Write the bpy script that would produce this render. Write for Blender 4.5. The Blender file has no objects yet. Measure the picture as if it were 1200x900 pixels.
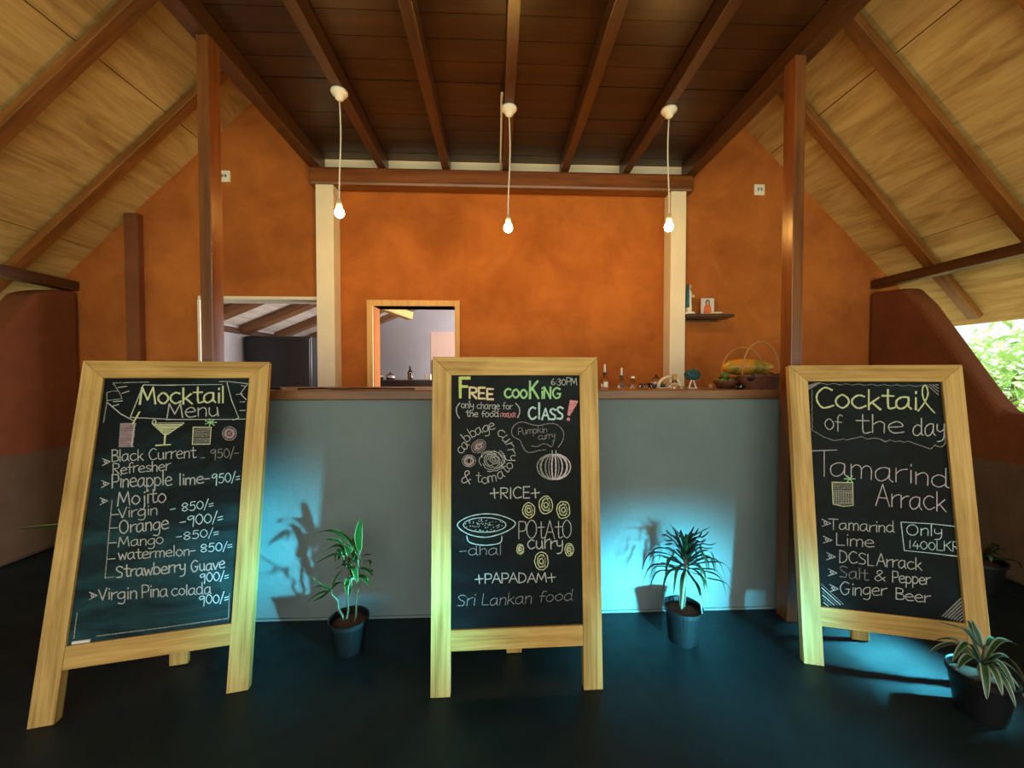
import bpy, bmesh, math, random
from mathutils import Vector, Matrix, Euler
R = math.radians
SC = bpy.context.scene
COL = SC.collection

# ------------------------------------------------------------------ camera, world, lights, exposure
CAM_H, FPX, PITCH, YAW = 1.3, 450.0, 10 / 450.0, 0.0401
cam = bpy.data.cameras.new('camera'); cam.sensor_width = 36; cam.lens = FPX * 36 / 1200
cam.clip_start = .02
camo = bpy.data.objects.new('camera', cam); COL.objects.link(camo)
camo.location = (0, 0, CAM_H); camo.rotation_euler = (R(90) - PITCH, 0, -YAW)
SC.camera = camo
SC.view_settings.view_transform = 'Standard'; SC.view_settings.look = 'None'
SC.view_settings.exposure = 0.0; SC.view_settings.gamma = 1; SC.view_settings.use_curve_mapping = False
SC.cycles.use_denoising = True
SC.cycles.max_bounces = 8
SC.cycles.sample_clamp_indirect = 6

w = bpy.data.worlds.new('sky'); SC.world = w; w.use_nodes = True
bg = w.node_tree.nodes['Background']
bg.inputs[0].default_value = (.90, .97, 1.0, 1); bg.inputs[1].default_value = 1.15

def area(name, loc, target, sx, sy, energy, col, spread=180):
    l = bpy.data.lights.new(name, 'AREA'); l.shape = 'RECTANGLE'; l.size = sx; l.size_y = sy
    l.energy = energy; l.color = col; l.spread = R(spread)
    o = bpy.data.objects.new(name, l); COL.objects.link(o); o.location = loc
    o.rotation_euler = (Vector(target) - Vector(loc)).to_track_quat('-Z', 'Y').to_euler()
    return o
# daylight through the entrance, side doorway and window opening, plus two added fills
area('front_fill', (0.2, -2.5, 1.5), (0.1, 3, 2.3), 5.0, 1.8, 80, (1, .86, .62))  # warm fill added behind the camera to brighten roof and boards
area('daylight_entrance', (2.2, -2.4, .82), (0.86, 2.06, .13), .60, .35, 12, (.10, .76, 1), 10.5)
area('daylight_doorway', (3.9, -1.45, .60), (-1.24, 2.06, .36), .14, .5, 5, (.10, .76, 1), 8)
area('daylight_window', (4.3, 1.45, 1.95), (1.85, 1.66, 0), .35, .45, 24, (.12, .80, 1), 9)
area('kitchen_fill', (1.3, 4.9, 1.5), (-2.5, 4.8, 2.0), 1.6, 1.2, 185, (1, .94, .93))  # added lamp that brightens the kitchen, no visible source there
sun = bpy.data.lights.new('sun', 'SUN'); sun.energy = 11; sun.angle = R(2); sun.color = (1, .93, .80)
suno = bpy.data.objects.new('sun', sun); COL.objects.link(suno); suno.rotation_euler = Vector((-.42, .12, -.9)).to_track_quat('-Z', 'Y').to_euler()

# ------------------------------------------------------------------ node materials
def mat(name):
    m = bpy.data.materials.new(name); m.use_nodes = True
    return m, m.node_tree, m.node_tree.nodes['Principled BSDF']
def node(t, kind, **kw):
    n = t.nodes.new(kind)
    for k, v in kw.items(): setattr(n, k, v)
    return n
def ramp(t, stops):
    r = node(t, 'ShaderNodeValToRGB'); e = r.color_ramp.elements
    while len(e) < len(stops): e.new(.5)
    for i, (p, c) in enumerate(stops): e[i].position = p; e[i].color = (*c, 1)
    return r
def coords(t, scale, rnd=True):
    tc = node(t, 'ShaderNodeTexCoord'); mp = node(t, 'ShaderNodeMapping'); mp.inputs['Scale'].default_value = scale
    if rnd:
        oi = node(t, 'ShaderNodeObjectInfo'); ml = node(t, 'ShaderNodeMath', operation='MULTIPLY'); ml.inputs[1].default_value = 37.0
        t.links.new(oi.outputs['Random'], ml.inputs[0])
        ad = node(t, 'ShaderNodeVectorMath', operation='ADD'); t.links.new(tc.outputs['Object'], ad.inputs[0]); t.links.new(ml.outputs[0], ad.inputs[1])
        t.links.new(ad.outputs[0], mp.inputs[0])
    else: t.links.new(tc.outputs['Object'], mp.inputs[0])
    return mp
def noise(t, vec, scale, detail=4, rough=.55, dist=0):
    n = node(t, 'ShaderNodeTexNoise'); n.inputs['Scale'].default_value = scale; n.inputs['Detail'].default_value = detail
    n.inputs['Roughness'].default_value = rough; n.inputs['Distortion'].default_value = dist
    t.links.new(vec.outputs[0], n.inputs['Vector']); return n
def bump(t, b, fac, strength, dist=.01):
    n = node(t, 'ShaderNodeBump'); n.inputs['Strength'].default_value = strength; n.inputs['Distance'].default_value = dist
    t.links.new(fac, n.inputs['Height']); t.links.new(n.outputs[0], b.inputs['Normal'])
def flat(name, col, rough=.5, metal=0, var=.12, scale=14, trans=0, spec=.5, emit=None, estr=0):
    m, t, b = mat(name); mp = coords(t, (1, 1, 1)); n = noise(t, mp, scale)
    r = ramp(t, [(.3, tuple(c * (1 - var) for c in col)), (.7, tuple(min(1, c * (1 + var)) for c in col))])
    t.links.new(n.outputs[0], r.inputs[0]); t.links.new(r.outputs[0], b.inputs['Base Color'])
    b.inputs['Roughness'].default_value = rough; b.inputs['Metallic'].default_value = metal
    b.inputs['Transmission Weight'].default_value = trans; b.inputs['Specular IOR Level'].default_value = spec
    if emit: b.inputs['Emission Color'].default_value = (*emit, 1); b.inputs['Emission Strength'].default_value = estr
    return m
def wood(name, axis, dark, light, rough=.5, along=1.3, across=26, spec=.5, coat=0, knots=True, mid=.5):
    m, t, b = mat(name); s = [across] * 3; s['xyz'.index(axis)] = along
    mp = coords(t, s); n = noise(t, mp, 1.0, 6, .6, .8)
    s2 = [9] * 3; s2['xyz'.index(axis)] = 2.2
    mp2 = coords(t, s2); n2 = noise(t, mp2, .8, 3, .5, 1.2)
    ad = node(t, 'ShaderNodeMath', operation='MULTIPLY_ADD'); ad.inputs[1].default_value = .42
    t.links.new(n2.outputs[0], ad.inputs[0])
    ml = node(t, 'ShaderNodeMath', operation='MULTIPLY'); ml.inputs[1].default_value = .62; t.links.new(n.outputs[0], ml.inputs[0])
    t.links.new(ml.outputs[0], ad.inputs[2])
    mc = tuple((a + c) / 2 for a, c in zip(dark, light))
    r = ramp(t, [(.34, dark), (mid, mc), (.66, light)])
    t.links.new(ad.outputs[0], r.inputs[0]); t.links.new(r.outputs[0], b.inputs['Base Color'])
    b.inputs['Roughness'].default_value = rough; b.inputs['Specular IOR Level'].default_value = spec
    b.inputs['Coat Weight'].default_value = coat; b.inputs['Coat Roughness'].default_value = .25
    bump(t, b, n.outputs[0], .25, .004)
    return m
def clay(name, c0, c1, dado=None, dz=.75):
    m, t, b = mat(name); mp = coords(t, (1, 1, 1), False)
    n = noise(t, mp, 2.6, 8, .62, .4); r = ramp(t, [(.3, c0), (.72, c1)]); t.links.new(n.outputs[0], r.inputs[0])
    out = r.outputs[0]
    if dado:
        n3 = noise(t, mp, 5, 4); r3 = ramp(t, [(.3, tuple(c * .8 for c in dado)), (.7, tuple(c * 1.15 for c in dado))]); t.links.new(n3.outputs[0], r3.inputs[0])
        sp = node(t, 'ShaderNodeSeparateXYZ'); t.links.new(mp.outputs[0], sp.inputs[0])
        wob = node(t, 'ShaderNodeMath', operation='MULTIPLY_ADD'); wob.inputs[1].default_value = .05; t.links.new(n.outputs[0], wob.inputs[0]); t.links.new(sp.outputs[2], wob.inputs[2])
        lt = node(t, 'ShaderNodeMath', operation='LESS_THAN'); lt.inputs[1].default_value = dz + .025; t.links.new(wob.outputs[0], lt.inputs[0])
        mx = node(t, 'ShaderNodeMix', data_type='RGBA'); t.links.new(lt.outputs[0], mx.inputs['Factor'])
        t.links.new(out, mx.inputs['A']); t.links.new(r3.outputs[0], mx.inputs['B']); out = mx.outputs['Result']
    t.links.new(out, b.inputs['Base Color']); b.inputs['Roughness'].default_value = .88; b.inputs['Specular IOR Level'].default_value = .25
    n2 = noise(t, mp, 16, 8, .7); bump(t, b, n2.outputs[0], .55, .014)
    return m
def glass(name, col=(1, 1, 1), rough=.03):
    m, t, b = mat(name); b.inputs['Base Color'].default_value = (*col, 1); b.inputs['Roughness'].default_value = rough
    b.inputs['Transmission Weight'].default_value = 1; b.inputs['IOR'].default_value = 1.45
    return m
def chalk(name, col, amount=.9, grain=260):
    m, t, b = mat(name); mp = coords(t, (1, 1, 1), False); n = noise(t, mp, grain, 3, .6)
    r = ramp(t, [(.32, (amount * .68,) * 3), (.58, (amount,) * 3)]); t.links.new(n.outputs[0], r.inputs[0])
    t.links.new(r.outputs[0], b.inputs['Alpha']); b.inputs['Base Color'].default_value = (*col, 1)
    b.inputs['Roughness'].default_value = 1; b.inputs['Specular IOR Level'].default_value = 0
    return m
def leafmat(name, mid, edge, w0=.5, trans=.25, rough=.35):
    m, t, b = mat(name); tc = node(t, 'ShaderNodeTexCoord'); sp = node(t, 'ShaderNodeSeparateXYZ'); t.links.new(tc.outputs['UV'], sp.inputs[0])
    s1 = node(t, 'ShaderNodeMath', operation='SUBTRACT'); s1.inputs[1].default_value = .5; t.links.new(sp.outputs[0], s1.inputs[0])
    ab = node(t, 'ShaderNodeMath', operation='ABSOLUTE'); t.links.new(s1.outputs[0], ab.inputs[0])
    r = ramp(t, [(w0 * .5, mid), (min(.98, w0 * .5 + .06), edge)]); t.links.new(ab.outputs[0], r.inputs[0]); t.links.new(r.outputs[0], b.inputs['Base Color'])
    b.inputs['Roughness'].default_value = rough
    return m

M = {}
M['floor'], t, b = mat('polished_cement')
mp = coords(t, (1, 1, 1), False); n = noise(t, mp, 1.6, 8, .65, .5); r = ramp(t, [(.3, (.002, .0065, .0085)), (.7, (.0065, .020, .025))])
t.links.new(n.outputs[0], r.inputs[0]); t.links.new(r.outputs[0], b.inputs['Base Color'])
n = noise(t, mp, 9, 6, .6); r = ramp(t, [(.3, (.42,) * 3), (.7, (.62,) * 3)]); t.links.new(n.outputs[0], r.inputs[0]); t.links.new(r.outputs[0], b.inputs['Roughness'])
b.inputs['Specular IOR Level'].default_value = .28
bump(t, b, n.outputs[0], .12, .004)
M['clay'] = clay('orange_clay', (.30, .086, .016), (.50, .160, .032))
M['clay_side_shaded'] = clay('shaded_orange_clay', (.12, .036, .012), (.19, .058, .020), (.11, .072, .042))  # same clay as the gable, the side walls' shade put into its colour
M['clay_post'] = clay('brown_clay_post', (.15, .05, .018), (.22, .08, .03))
M['bar'] = clay('bar_paint', (.15, .205, .215), (.185, .24, .25)); 
M['dark_beam'] = wood('dark_varnished_timber', 'x', (.026, .009, .004), (.085, .031, .010), .36, 1.2, 22, .5, .15)
M['beam'] = wood('red_varnished_timber', 'x', (.075, .022, .006), (.22, .072, .018), .32, 1.2, 22, .5, .25)
M['rafter'] = wood('orange_brown_timber', 'x', (.11, .038, .009), (.30, .115, .026), .4, 1.2, 22, .5, .15)
M['plank'] = wood('loft_plank_timber', 'x', (.013, .005, .002), (.048, .018, .006), .36, .9, 16, .5, .1)
M['counter'] = wood('counter_timber', 'x', (.11, .045, .018), (.26, .12, .05), .42, 1.2, 24)
M['pine_z'] = wood('pale_board_timber_upright', 'z', (.30, .165, .030), (.68, .45, .15), .55, 1.8, 60, .35)
M['pine_x'] = wood('pale_board_timber_rail', 'x', (.30, .160, .028), (.68, .44, .135), .55, 1.8, 60, .35)
M['frame_pine'] = wood('window_frame_timber', 'z', (.52, .27, .07), (.72, .44, .15), .5, 1.5, 26)
M['backing'] = flat('dark_roof_backing', (.03, .02, .012), .9)
M['white_paint'] = flat('cream_column_paint', (.76, .70, .58), .7, var=.05, scale=5)
M['white'] = flat('white_plastic', (.80, .79, .75), .35, var=.03)
M['dark_plastic'] = flat('black_plastic_pot', (.0045, .006, .007), .42)
M['black'] = flat('black_enamel', (.006, .007, .009), .35)
M['soil'] = flat('brown_soil', (.10, .045, .025), .95, var=.5, scale=60)
M['concrete'] = flat('kitchen_grey_plaster', (.36, .35, .38), .85, var=.06, scale=3)
M['fridge'] = flat('pale_fridge_enamel', (.72, .60, .56), .4, var=.03)
M['steel'] = flat('brushed_steel', (.5, .5, .5), .3, 1)
M['glass'] = glass('clear_glass'); M['amber_glass'] = glass('dark_glass', (.20, .12, .07)); M['teal_glass'] = glass('teal_glass', (.18, .50, .55))
M['wicker'] = wood('red_brown_wicker', 'z', (.06, .018, .010), (.20, .07, .04), .6, 60, 60)
M['cane'] = flat('cane_handle', (.42, .21, .08), .5)
M['stem'] = flat('leafy_stem', (.08, .09, .045), .6); M['trunk_pale'] = flat('pale_stem', (.20, .17, .11), .7)
M['bark'] = flat('tree_bark', (.20, .15, .10), .9, var=.3)
M['leaf_varieg'] = leafmat('variegated_leaf', (.014, .070, .012), (.22, .28, .09), .74)
M['leaf_dark'] = leafmat('dark_leaf', (.010, .034, .012), (.018, .026, .014), .7)
M['leaf_stripe'] = leafmat('striped_leaf', (.018, .075, .020), (.26, .33, .27), .56)
M['leaf_tree'] = flat('tree_foliage', (.40, .66, .24), .6, var=.5, scale=3)
M['grass'] = flat('grass_ground', (.42, .44, .24), .9, var=.3, scale=1.2)
M['papaya'], t, b = mat('papaya_skin'); mp = coords(t, (1, 1, 1)); n = noise(t, mp, 9, 4); r = ramp(t, [(.38, (.12, .13, .012)), (.5, (.42, .27, .02)), (.64, (.62, .24, .03))])
t.links.new(n.outputs[0], r.inputs[0]); t.links.new(r.outputs[0], b.inputs['Base Color']); b.inputs['Roughness'].default_value = .4
M['avocado'] = flat('avocado_skin', (.018, .014, .012), .5, var=.4); M['lime'] = flat('lime_skin', (.06, .13, .02), .4, var=.3)
M['teal'] = flat('dark_teal_leaf', (.01, .07, .075), .6, var=.4); M['blue'] = flat('blue_cloak_paint', (.05, .28, .42), .5)
M['cream'] = flat('cream_ceramic', (.72, .62, .46), .35, var=.04); M['cork'] = flat('cork', (.45, .28, .08), .8, var=.25, scale=80)
M['skin'] = flat('figurine_skin', (.62, .36, .24), .6); M['brown'] = flat('dark_brown_paint', (.05, .02, .012), .5)
M['robe'] = flat('orange_robe_print', (.62, .13, .03), .6); M['card'] = flat('pale_blue_card', (.55, .56, .62), .6, var=.08)
M['paper'] = flat('white_paper', (.75, .72, .66), .8, var=.03)
# plywood roof lining (grain runs along local x = along the ridge)
def ply(name, c0, c1, c2):
    m, t, b = mat(name); mp = coords(t, (1.1, 5.5, 1)); n = noise(t, mp, 1.3, 7, .6, 1.6); mp2 = coords(t, (1.5, 60, 1)); n2 = noise(t, mp2, 1, 4)
    ad = node(t, 'ShaderNodeMath', operation='MULTIPLY_ADD'); ad.inputs[1].default_value = .28; t.links.new(n2.outputs[0], ad.inputs[0])
    ml = node(t, 'ShaderNodeMath', operation='MULTIPLY'); ml.inputs[1].default_value = .75; t.links.new(n.outputs[0], ml.inputs[0]); t.links.new(ml.outputs[0], ad.inputs[2])
    r = ramp(t, [(.34, c0), (.5, c1), (.66, c2)]); t.links.new(ad.outputs[0], r.inputs[0]); t.links.new(r.outputs[0], b.inputs['Base Color'])
    b.inputs['Roughness'].default_value = .6; b.inputs['Specular IOR Level'].default_value = .3; bump(t, b, n.outputs[0], .15, .01)
    return m
M['ply'] = ply('plywood_lining', (.34, .20, .07), (.52, .34, .135), (.64, .45, .20))
M['ply_grey'] = ply('weathered_plywood', (.45, .38, .33), (.62, .55, .48), (.76, .70, .62))
M['panel'], t, b = mat('chalkboard'); mp = coords(t, (2.2, 1, 5), False); n = noise(t, mp, 1.4, 6, .6, 1.0); r = ramp(t, [(.40, (.003, .005, .006)), (.62, (.005, .011, .013)), (.8, (.014, .030, .035))])
t.links.new(n.outputs[0], r.inputs[0]); t.links.new(r.outputs[0], b.inputs['Base Color']); b.inputs['Roughness'].default_value = .55; b.inputs['Specular IOR Level'].default_value = .12
M['panel_dust_lit'], t, b = mat('chalkboard_dust_and_cyan_light'); mp = coords(t, (1.6, 1, 4.5), False); n = noise(t, mp, 1.5, 7, .62, 1.2); sp = node(t, 'ShaderNodeSeparateXYZ'); tc2 = node(t, 'ShaderNodeTexCoord'); t.links.new(tc2.outputs['Object'], sp.inputs[0])  # wiped chalk dust plus cyan light painted into the colour towards the bottom
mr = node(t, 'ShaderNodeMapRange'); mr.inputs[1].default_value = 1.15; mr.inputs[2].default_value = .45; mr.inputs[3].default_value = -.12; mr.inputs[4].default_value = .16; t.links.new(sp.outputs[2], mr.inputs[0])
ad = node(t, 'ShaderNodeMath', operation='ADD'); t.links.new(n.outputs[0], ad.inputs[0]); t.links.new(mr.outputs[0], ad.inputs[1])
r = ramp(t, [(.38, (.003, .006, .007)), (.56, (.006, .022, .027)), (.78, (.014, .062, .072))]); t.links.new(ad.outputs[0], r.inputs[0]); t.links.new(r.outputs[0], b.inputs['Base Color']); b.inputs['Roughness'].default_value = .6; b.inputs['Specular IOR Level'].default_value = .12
M['bulb'] = flat('glowing_bulb', (1, .8, .4), .3, emit=(1, .52, .12), estr=420)
CH = {'w': chalk('chalk_white', (.58, .60, .58), .8), 'd': chalk('chalk_faint', (.50, .50, .48), .5), 'y': chalk('chalk_yellow_green', (.66, .74, .24)),
      'c': chalk('chalk_cream', (.82, .72, .46)), 'g': chalk('chalk_green', (.40, .74, .36)), 'v': chalk('chalk_pale_lime', (.66, .72, .42)), 'p': chalk('chalk_pink', (.80, .34, .38)),
      'b': chalk('chalk_blue', (.55, .78, .80)), 'q': chalk('chalk_pale_pink', (.72, .52, .56), .5), 'm': chalk('chalk_smudge', (.60, .60, .50), .32), 'l': chalk('chalk_lilac', (.70, .62, .68), .75)}
CHK = list(CH)

# ------------------------------------------------------------------ mesh helpers
def bm_new(): return bmesh.new()
def obj(name, bm, m, parent=None, loc=(0, 0, 0), rot=(0, 0, 0), smooth=False):
    me = bpy.data.meshes.new(name); bmesh.ops.recalc_face_normals(bm, faces=bm.faces[:]) if smooth is not None else None
    bm.to_mesh(me); bm.free()
    for x in (m if isinstance(m, (list, tuple)) else [m]): me.materials.append(x)
    if smooth:
        for p in me.polygons: p.use_smooth = True
    o = bpy.data.objects.new(name, me); COL.objects.link(o); o.location = loc; o.rotation_euler = rot
    if parent: o.parent = parent
    return o
def tag(o, label, cat, group=None):
    o['label'] = label; o['category'] = cat
    if group: o['group'] = group
    return o
def thing(name, label, cat, loc=(0, 0, 0), rz=0, group=None):
    o = bpy.data.objects.new(name, None); COL.objects.link(o); o.location = loc; o.rotation_euler = (0, 0, rz); o.empty_display_size = .1
    return tag(o, label, cat, group)
def struct(o): o['kind'] = 'structure'; return o
def box(bm, x0, x1, y0, y1, z0, z1, bev=0, mi=0):
    g = bmesh.ops.create_cube(bm, size=1); vs = g['verts']
    for v in vs: v.co = Vector(((x0 + x1) / 2 + v.co.x * (x1 - x0), (y0 + y1) / 2 + v.co.y * (y1 - y0), (z0 + z1) / 2 + v.co.z * (z1 - z0)))
    fs = list({f for v in vs for f in v.link_faces})
    for f in fs: f.material_index = mi
    if bev: bmesh.ops.bevel(bm, geom=list({e for v in vs for e in v.link_edges}), offset=bev, segments=2, affect='EDGES', profile=.5)
    return bm
def boxed(*a, **k): return box(bm_new(), *a, **k)
def prism(bm, pts, y0, y1, axis='y', bev=0, mi=0):
    def P(p, d): return Vector((p[0], d, p[1])) if axis == 'y' else Vector((d, p[0], p[1])) if axis == 'x' else Vector((p[0], p[1], d))
    A = [bm.verts.new(P(p, y0)) for p in pts]; B = [bm.verts.new(P(p, y1)) for p in pts]; n = len(pts); fs = [bm.faces.new(A), bm.faces.new(B[::-1])]
    for i in range(n): fs.append(bm.faces.new([A[i], B[i], B[(i + 1) % n], A[(i + 1) % n]]))
    for f in fs: f.material_index = mi
    bmesh.ops.recalc_face_normals(bm, faces=fs)
    if bev: bmesh.ops.bevel(bm, geom=list({e for f in fs for e in f.edges}), offset=bev, segments=3, affect='EDGES', profile=.5)
    return bm
def tube(bm, pts, rad, seg=8, caps=True, mi=0):
    pts = [Vector(p) for p in pts]; rings = []; n = len(pts); up = None
    for i, p in enumerate(pts):
        d = (pts[min(i + 1, n - 1)] - pts[max(i - 1, 0)]).normalized()
        if up is None: up = d.orthogonal().normalized()
        else: up = (up - d * up.dot(d)).normalized()
        s = d.cross(up); r = rad[i] if isinstance(rad, (list, tuple)) else rad
        rings.append([bm.verts.new(p + (up * math.cos(k * 2 * math.pi / seg) + s * math.sin(k * 2 * math.pi / seg)) * r) for k in range(seg)])
    for a, c in zip(rings, rings[1:]):
        for k in range(seg): bm.faces.new([a[k], a[(k + 1) % seg], c[(k + 1) % seg], c[k]]).material_index = mi
    if caps: bm.faces.new(rings[0][::-1]).material_index = mi; bm.faces.new(rings[-1]).material_index = mi
    return bm
def lathe(bm, prof, seg=24, c=(0, 0, 0), sx=1, sy=1, mi=0):
    rings = []
    for r, z in prof:
        if r < 1e-5: rings.append([bm.verts.new((c[0], c[1], c[2] + z))])
        else: rings.append([bm.verts.new((c[0] + r * sx * math.cos(k * 2 * math.pi / seg), c[1] + r * sy * math.sin(k * 2 * math.pi / seg), c[2] + z)) for k in range(seg)])
    for a, d in zip(rings, rings[1:]):
        for k in range(seg):
            q = [a[k % len(a)], a[(k + 1) % len(a)], d[(k + 1) % len(d)], d[k % len(d)]]
            q = [v for i, v in enumerate(q) if v not in q[:i]]
            if len(q) >= 3: bm.faces.new(q).material_index = mi
    return bm
def ball(bm, c, r, sub=2, scale=(1, 1, 1), rot=None, rough=0, seed=0, mi=0):
    g = bmesh.ops.create_icosphere(bm, subdivisions=sub, radius=1); rn = random.Random(seed)
    for v in g['verts']:
        p = Vector([v.co[i] * scale[i] for i in range(3)]) * r * (1 + rn.uniform(-rough, rough))
        if rot: p.rotate(rot)
        v.co = p + Vector(c)
        for f in v.link_faces: f.material_index = mi
    return bm
def beam(name, p0, p1, wd, ht, m, parent=None, up=(0, 0, 1), bev=.004):
    """timber of section wd x ht whose local x runs from p0 to p1 (centre line)"""
    p0, p1 = Vector(p0), Vector(p1); d = p1 - p0; L = d.length; x = d.normalized(); y = Vector(up).cross(x).normalized(); z = x.cross(y)
    o = obj(name, boxed(0, L, -wd / 2, wd / 2, -ht / 2, ht / 2, bev=bev), m, parent)
    mt = Matrix((x, y, z)).transposed().to_4x4(); mt.translation = p0; o.matrix_basis = mt
    return o
def smoothline(pts, n=5):
    if len(pts) < 3: return pts
    cl = pts[0] == pts[-1]; out = []
    P = [pts[-2]] + pts + [pts[1]] if cl else [pts[0]] + pts + [pts[-1]]
    for i in range(1, len(P) - 2):
        for k in range(n):
            t = k / n; a, b, c, d = P[i - 1], P[i], P[i + 1], P[i + 2]
            out.append(tuple(.5 * (2 * b[j] + (c[j] - a[j]) * t + (2 * a[j] - 5 * b[j] + 4 * c[j] - d[j]) * t * t + (3 * b[j] - a[j] - 3 * c[j] + d[j]) * t ** 3) for j in range(len(b))))
    return out + [tuple(P[-2])]

# ------------------------------------------------------------------ the setting
WY = 3.22                                   # inner face of the gable wall
def roof_l(x): return 2.22 + .95 * (3.3 + x)
def roof_r(x): return 2.25 + .96 * (3.3 - x)
RX = .01                                    # ridge
struct(obj('floor', boxed(-3.6, 3.45, -2.6, 7.0, -.12, 0), M['floor']))
gw = bm_new(); Y0, Y1 = WY, WY + .16
xl, xr = -3.55, 3.5
prism(gw, [(xl, 0), (-2.40, 0), (-2.40, roof_l(-2.40)), (xl, roof_l(xl))], Y0, Y1)
prism(gw, [(-2.40, 1.925), (-1.43, 1.925), (-1.43, roof_l(-1.43)), (-2.40, roof_l(-2.40))], Y0, Y1)
prism(gw, [(-1.43, 0), (-1.01, 0), (-1.01, roof_l(-1.01)), (-1.43, roof_l(-1.43))], Y0, Y1)
prism(gw, [(-1.01, 0), (-.345, 0), (-.345, 1.10), (-1.01, 1.10)], Y0, Y1)
prism(gw, [(-1.01, 1.872), (-.345, 1.872), (-.345, roof_l(-.345)), (-1.01, roof_l(-1.01))], Y0, Y1)
prism(gw, [(-.345, 0), (xr, 0), (xr, roof_r(xr)), (RX, roof_r(RX)), (-.345, roof_l(-.345))], Y0, Y1)
struct(obj('wall_gable', gw, M['clay']))
# low side walls: full height at the gable, sloping down to a sill, soft earthen edges
def side(name, x0, x1, pts, gap=None):
    bm = bm_new(); prism(bm, pts, x0, x1, axis='x', bev=.035)
    if gap: prism(bm, gap, x0, x1, axis='x', bev=.03)
    return struct(obj(name, bm, M['clay_side_shaded'], smooth=False))
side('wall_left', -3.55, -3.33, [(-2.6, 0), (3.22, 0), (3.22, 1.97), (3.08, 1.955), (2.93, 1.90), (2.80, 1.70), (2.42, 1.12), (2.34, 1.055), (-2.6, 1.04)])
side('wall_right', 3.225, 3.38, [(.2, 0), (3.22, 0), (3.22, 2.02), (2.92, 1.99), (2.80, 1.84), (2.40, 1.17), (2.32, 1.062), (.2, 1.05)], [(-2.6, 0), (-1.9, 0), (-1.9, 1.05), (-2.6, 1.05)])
# plywood roof linings: sheets with open seams, a dark backing above them
def roof_side(name, s, fz, slope, eave_x):
    ang = math.atan(slope); L = math.hypot(eave_x, slope * eave_x) ; bm = bm_new()
    seams = [0, .90, 2.12, 3.34, 4.6, L - .32, L]
    for i in range(len(seams) - 1):
        a0, a1 = seams[i], seams[i + 1]
        if a1 <= a0: continue
        for y0, y1 in ((-2.7, -.262), (-.258, 3.60)): box(bm, y0, y1, a0 + .003, a1 - .003, 0, .012)
    box(bm, -2.7, 3.60, 0, L, .02, .05, mi=1)
    o = obj(name, bm, [M['ply'], M['backing']])
    # local x -> world y, local y -> up the slope, local z -> outward
    yv = Vector((-s * math.cos(ang), 0, math.sin(ang))); xv = Vector((0, 1, 0)); zv = xv.cross(yv)
    if zv.z < 0: zv = -zv
    mt = Matrix((xv, yv, zv)).transposed().to_4x4(); mt.translation = Vector((s * eave_x, 0, fz(s * eave_x))); o.matrix_basis = mt
    return struct(o)
roof_side('ceiling_left', -1, roof_l, .95, 3.86); roof_side('ceiling_right', 1, roof_r, .96, 3.86)
# loft floor seen from below: planks across the joists
bm = bm_new(); y = -1.5; rn = random.Random(3)
while y < 3.2:
    wdt = .135 + rn.uniform(-.01, .02); y2 = min(y + wdt, 3.215)
    box(bm, -1.45, 1.62, y, y2 - .004, 3.045 + rn.uniform(0, .004), 3.07); y = y2
box(bm, -1.45, 1.62, -1.5, 3.215, 3.075, 3.09, mi=1)
struct(obj('ceiling_loft', bm, [M['plank'], M['backing']]))
struct(obj('trim_1', boxed(-1.40, 1.55, 3.195, 3.22, 2.94, 3.044), M['white_paint']))

def timber(name, label, cat, *a, group=None, **k): return tag(beam(name, *a, **k), label, cat, group)
JG = 'ceiling joists under the loft planks'
for x, lab in ((-.905, 'dark ceiling joist carrying the pendant lamp above the pass-through window side'), (-.40, 'dark bare ceiling joist between the middle pendant and the doorway-side pendant'),
               (.08, 'dark ceiling joist carrying the middle pendant lamp'), (.55, 'dark bare ceiling joist between the middle pendant and the shelf-side pendant'),
               (1.05, 'dark ceiling joist carrying the pendant lamp nearest the little wall shelf')):
    timber('ceiling_joist', lab, 'joist', (x, -1.45, 2.991), (x, 3.19, 2.991), .062, .105, M['dark_beam'], group=JG)
timber('edge_beam', 'thick dark edge beam of the loft meeting the post behind the Mocktail board', 'beam', (-1.425, -1.45, 2.99), (-1.425, 3.19, 2.99), .09, .11, M['dark_beam'])
timber('edge_beam', 'thick dark edge beam of the loft meeting the post behind the Cocktail board', 'beam', (1.59, -1.45, 2.99), (1.59, 3.19, 2.99), .09, .11, M['dark_beam'])
timber('wall_beam', 'reddish brown beam running along the orange wall above both cream columns', 'beam', (-1.47, 3.155, 2.866), (1.61, 3.155, 2.866), .125, .145, M['beam'], bev=.022)
def post(x, y, lab):
    o = obj('timber_post', boxed(0, 2.937, -.0285, .0285, -.04, .04, bev=.004), M['beam'])
    o.matrix_basis = Matrix(((0, 1, 0, x), (0, 0, 1, y), (1, 0, 0, 0), (0, 0, 0, 1)))
    tag(o, lab, 'post')
post(-1.411, 1.975, 'tall varnished timber post standing behind the Mocktail Menu board')
post(1.555, 1.975, 'tall varnished timber post at the bar end behind the Cocktail board')
for x0, x1, lab in ((-1.411, -1.274, 'square cream column between the kitchen doorway and the pass-through window'), (1.413, 1.539, 'square cream column beside the little wall shelf')):
    tag(obj('column', boxed(x0, x1, 3.085, 3.215, 0, 2.792, bev=.004), M['white_paint']), lab, 'column')
tag(obj('wall_post', boxed(-2.93, -2.825, 3.165, 3.219, 0, 2.58, bev=.006), M['clay_post']), 'brown clay-coated post against the orange wall near the corner', 'post')
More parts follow.
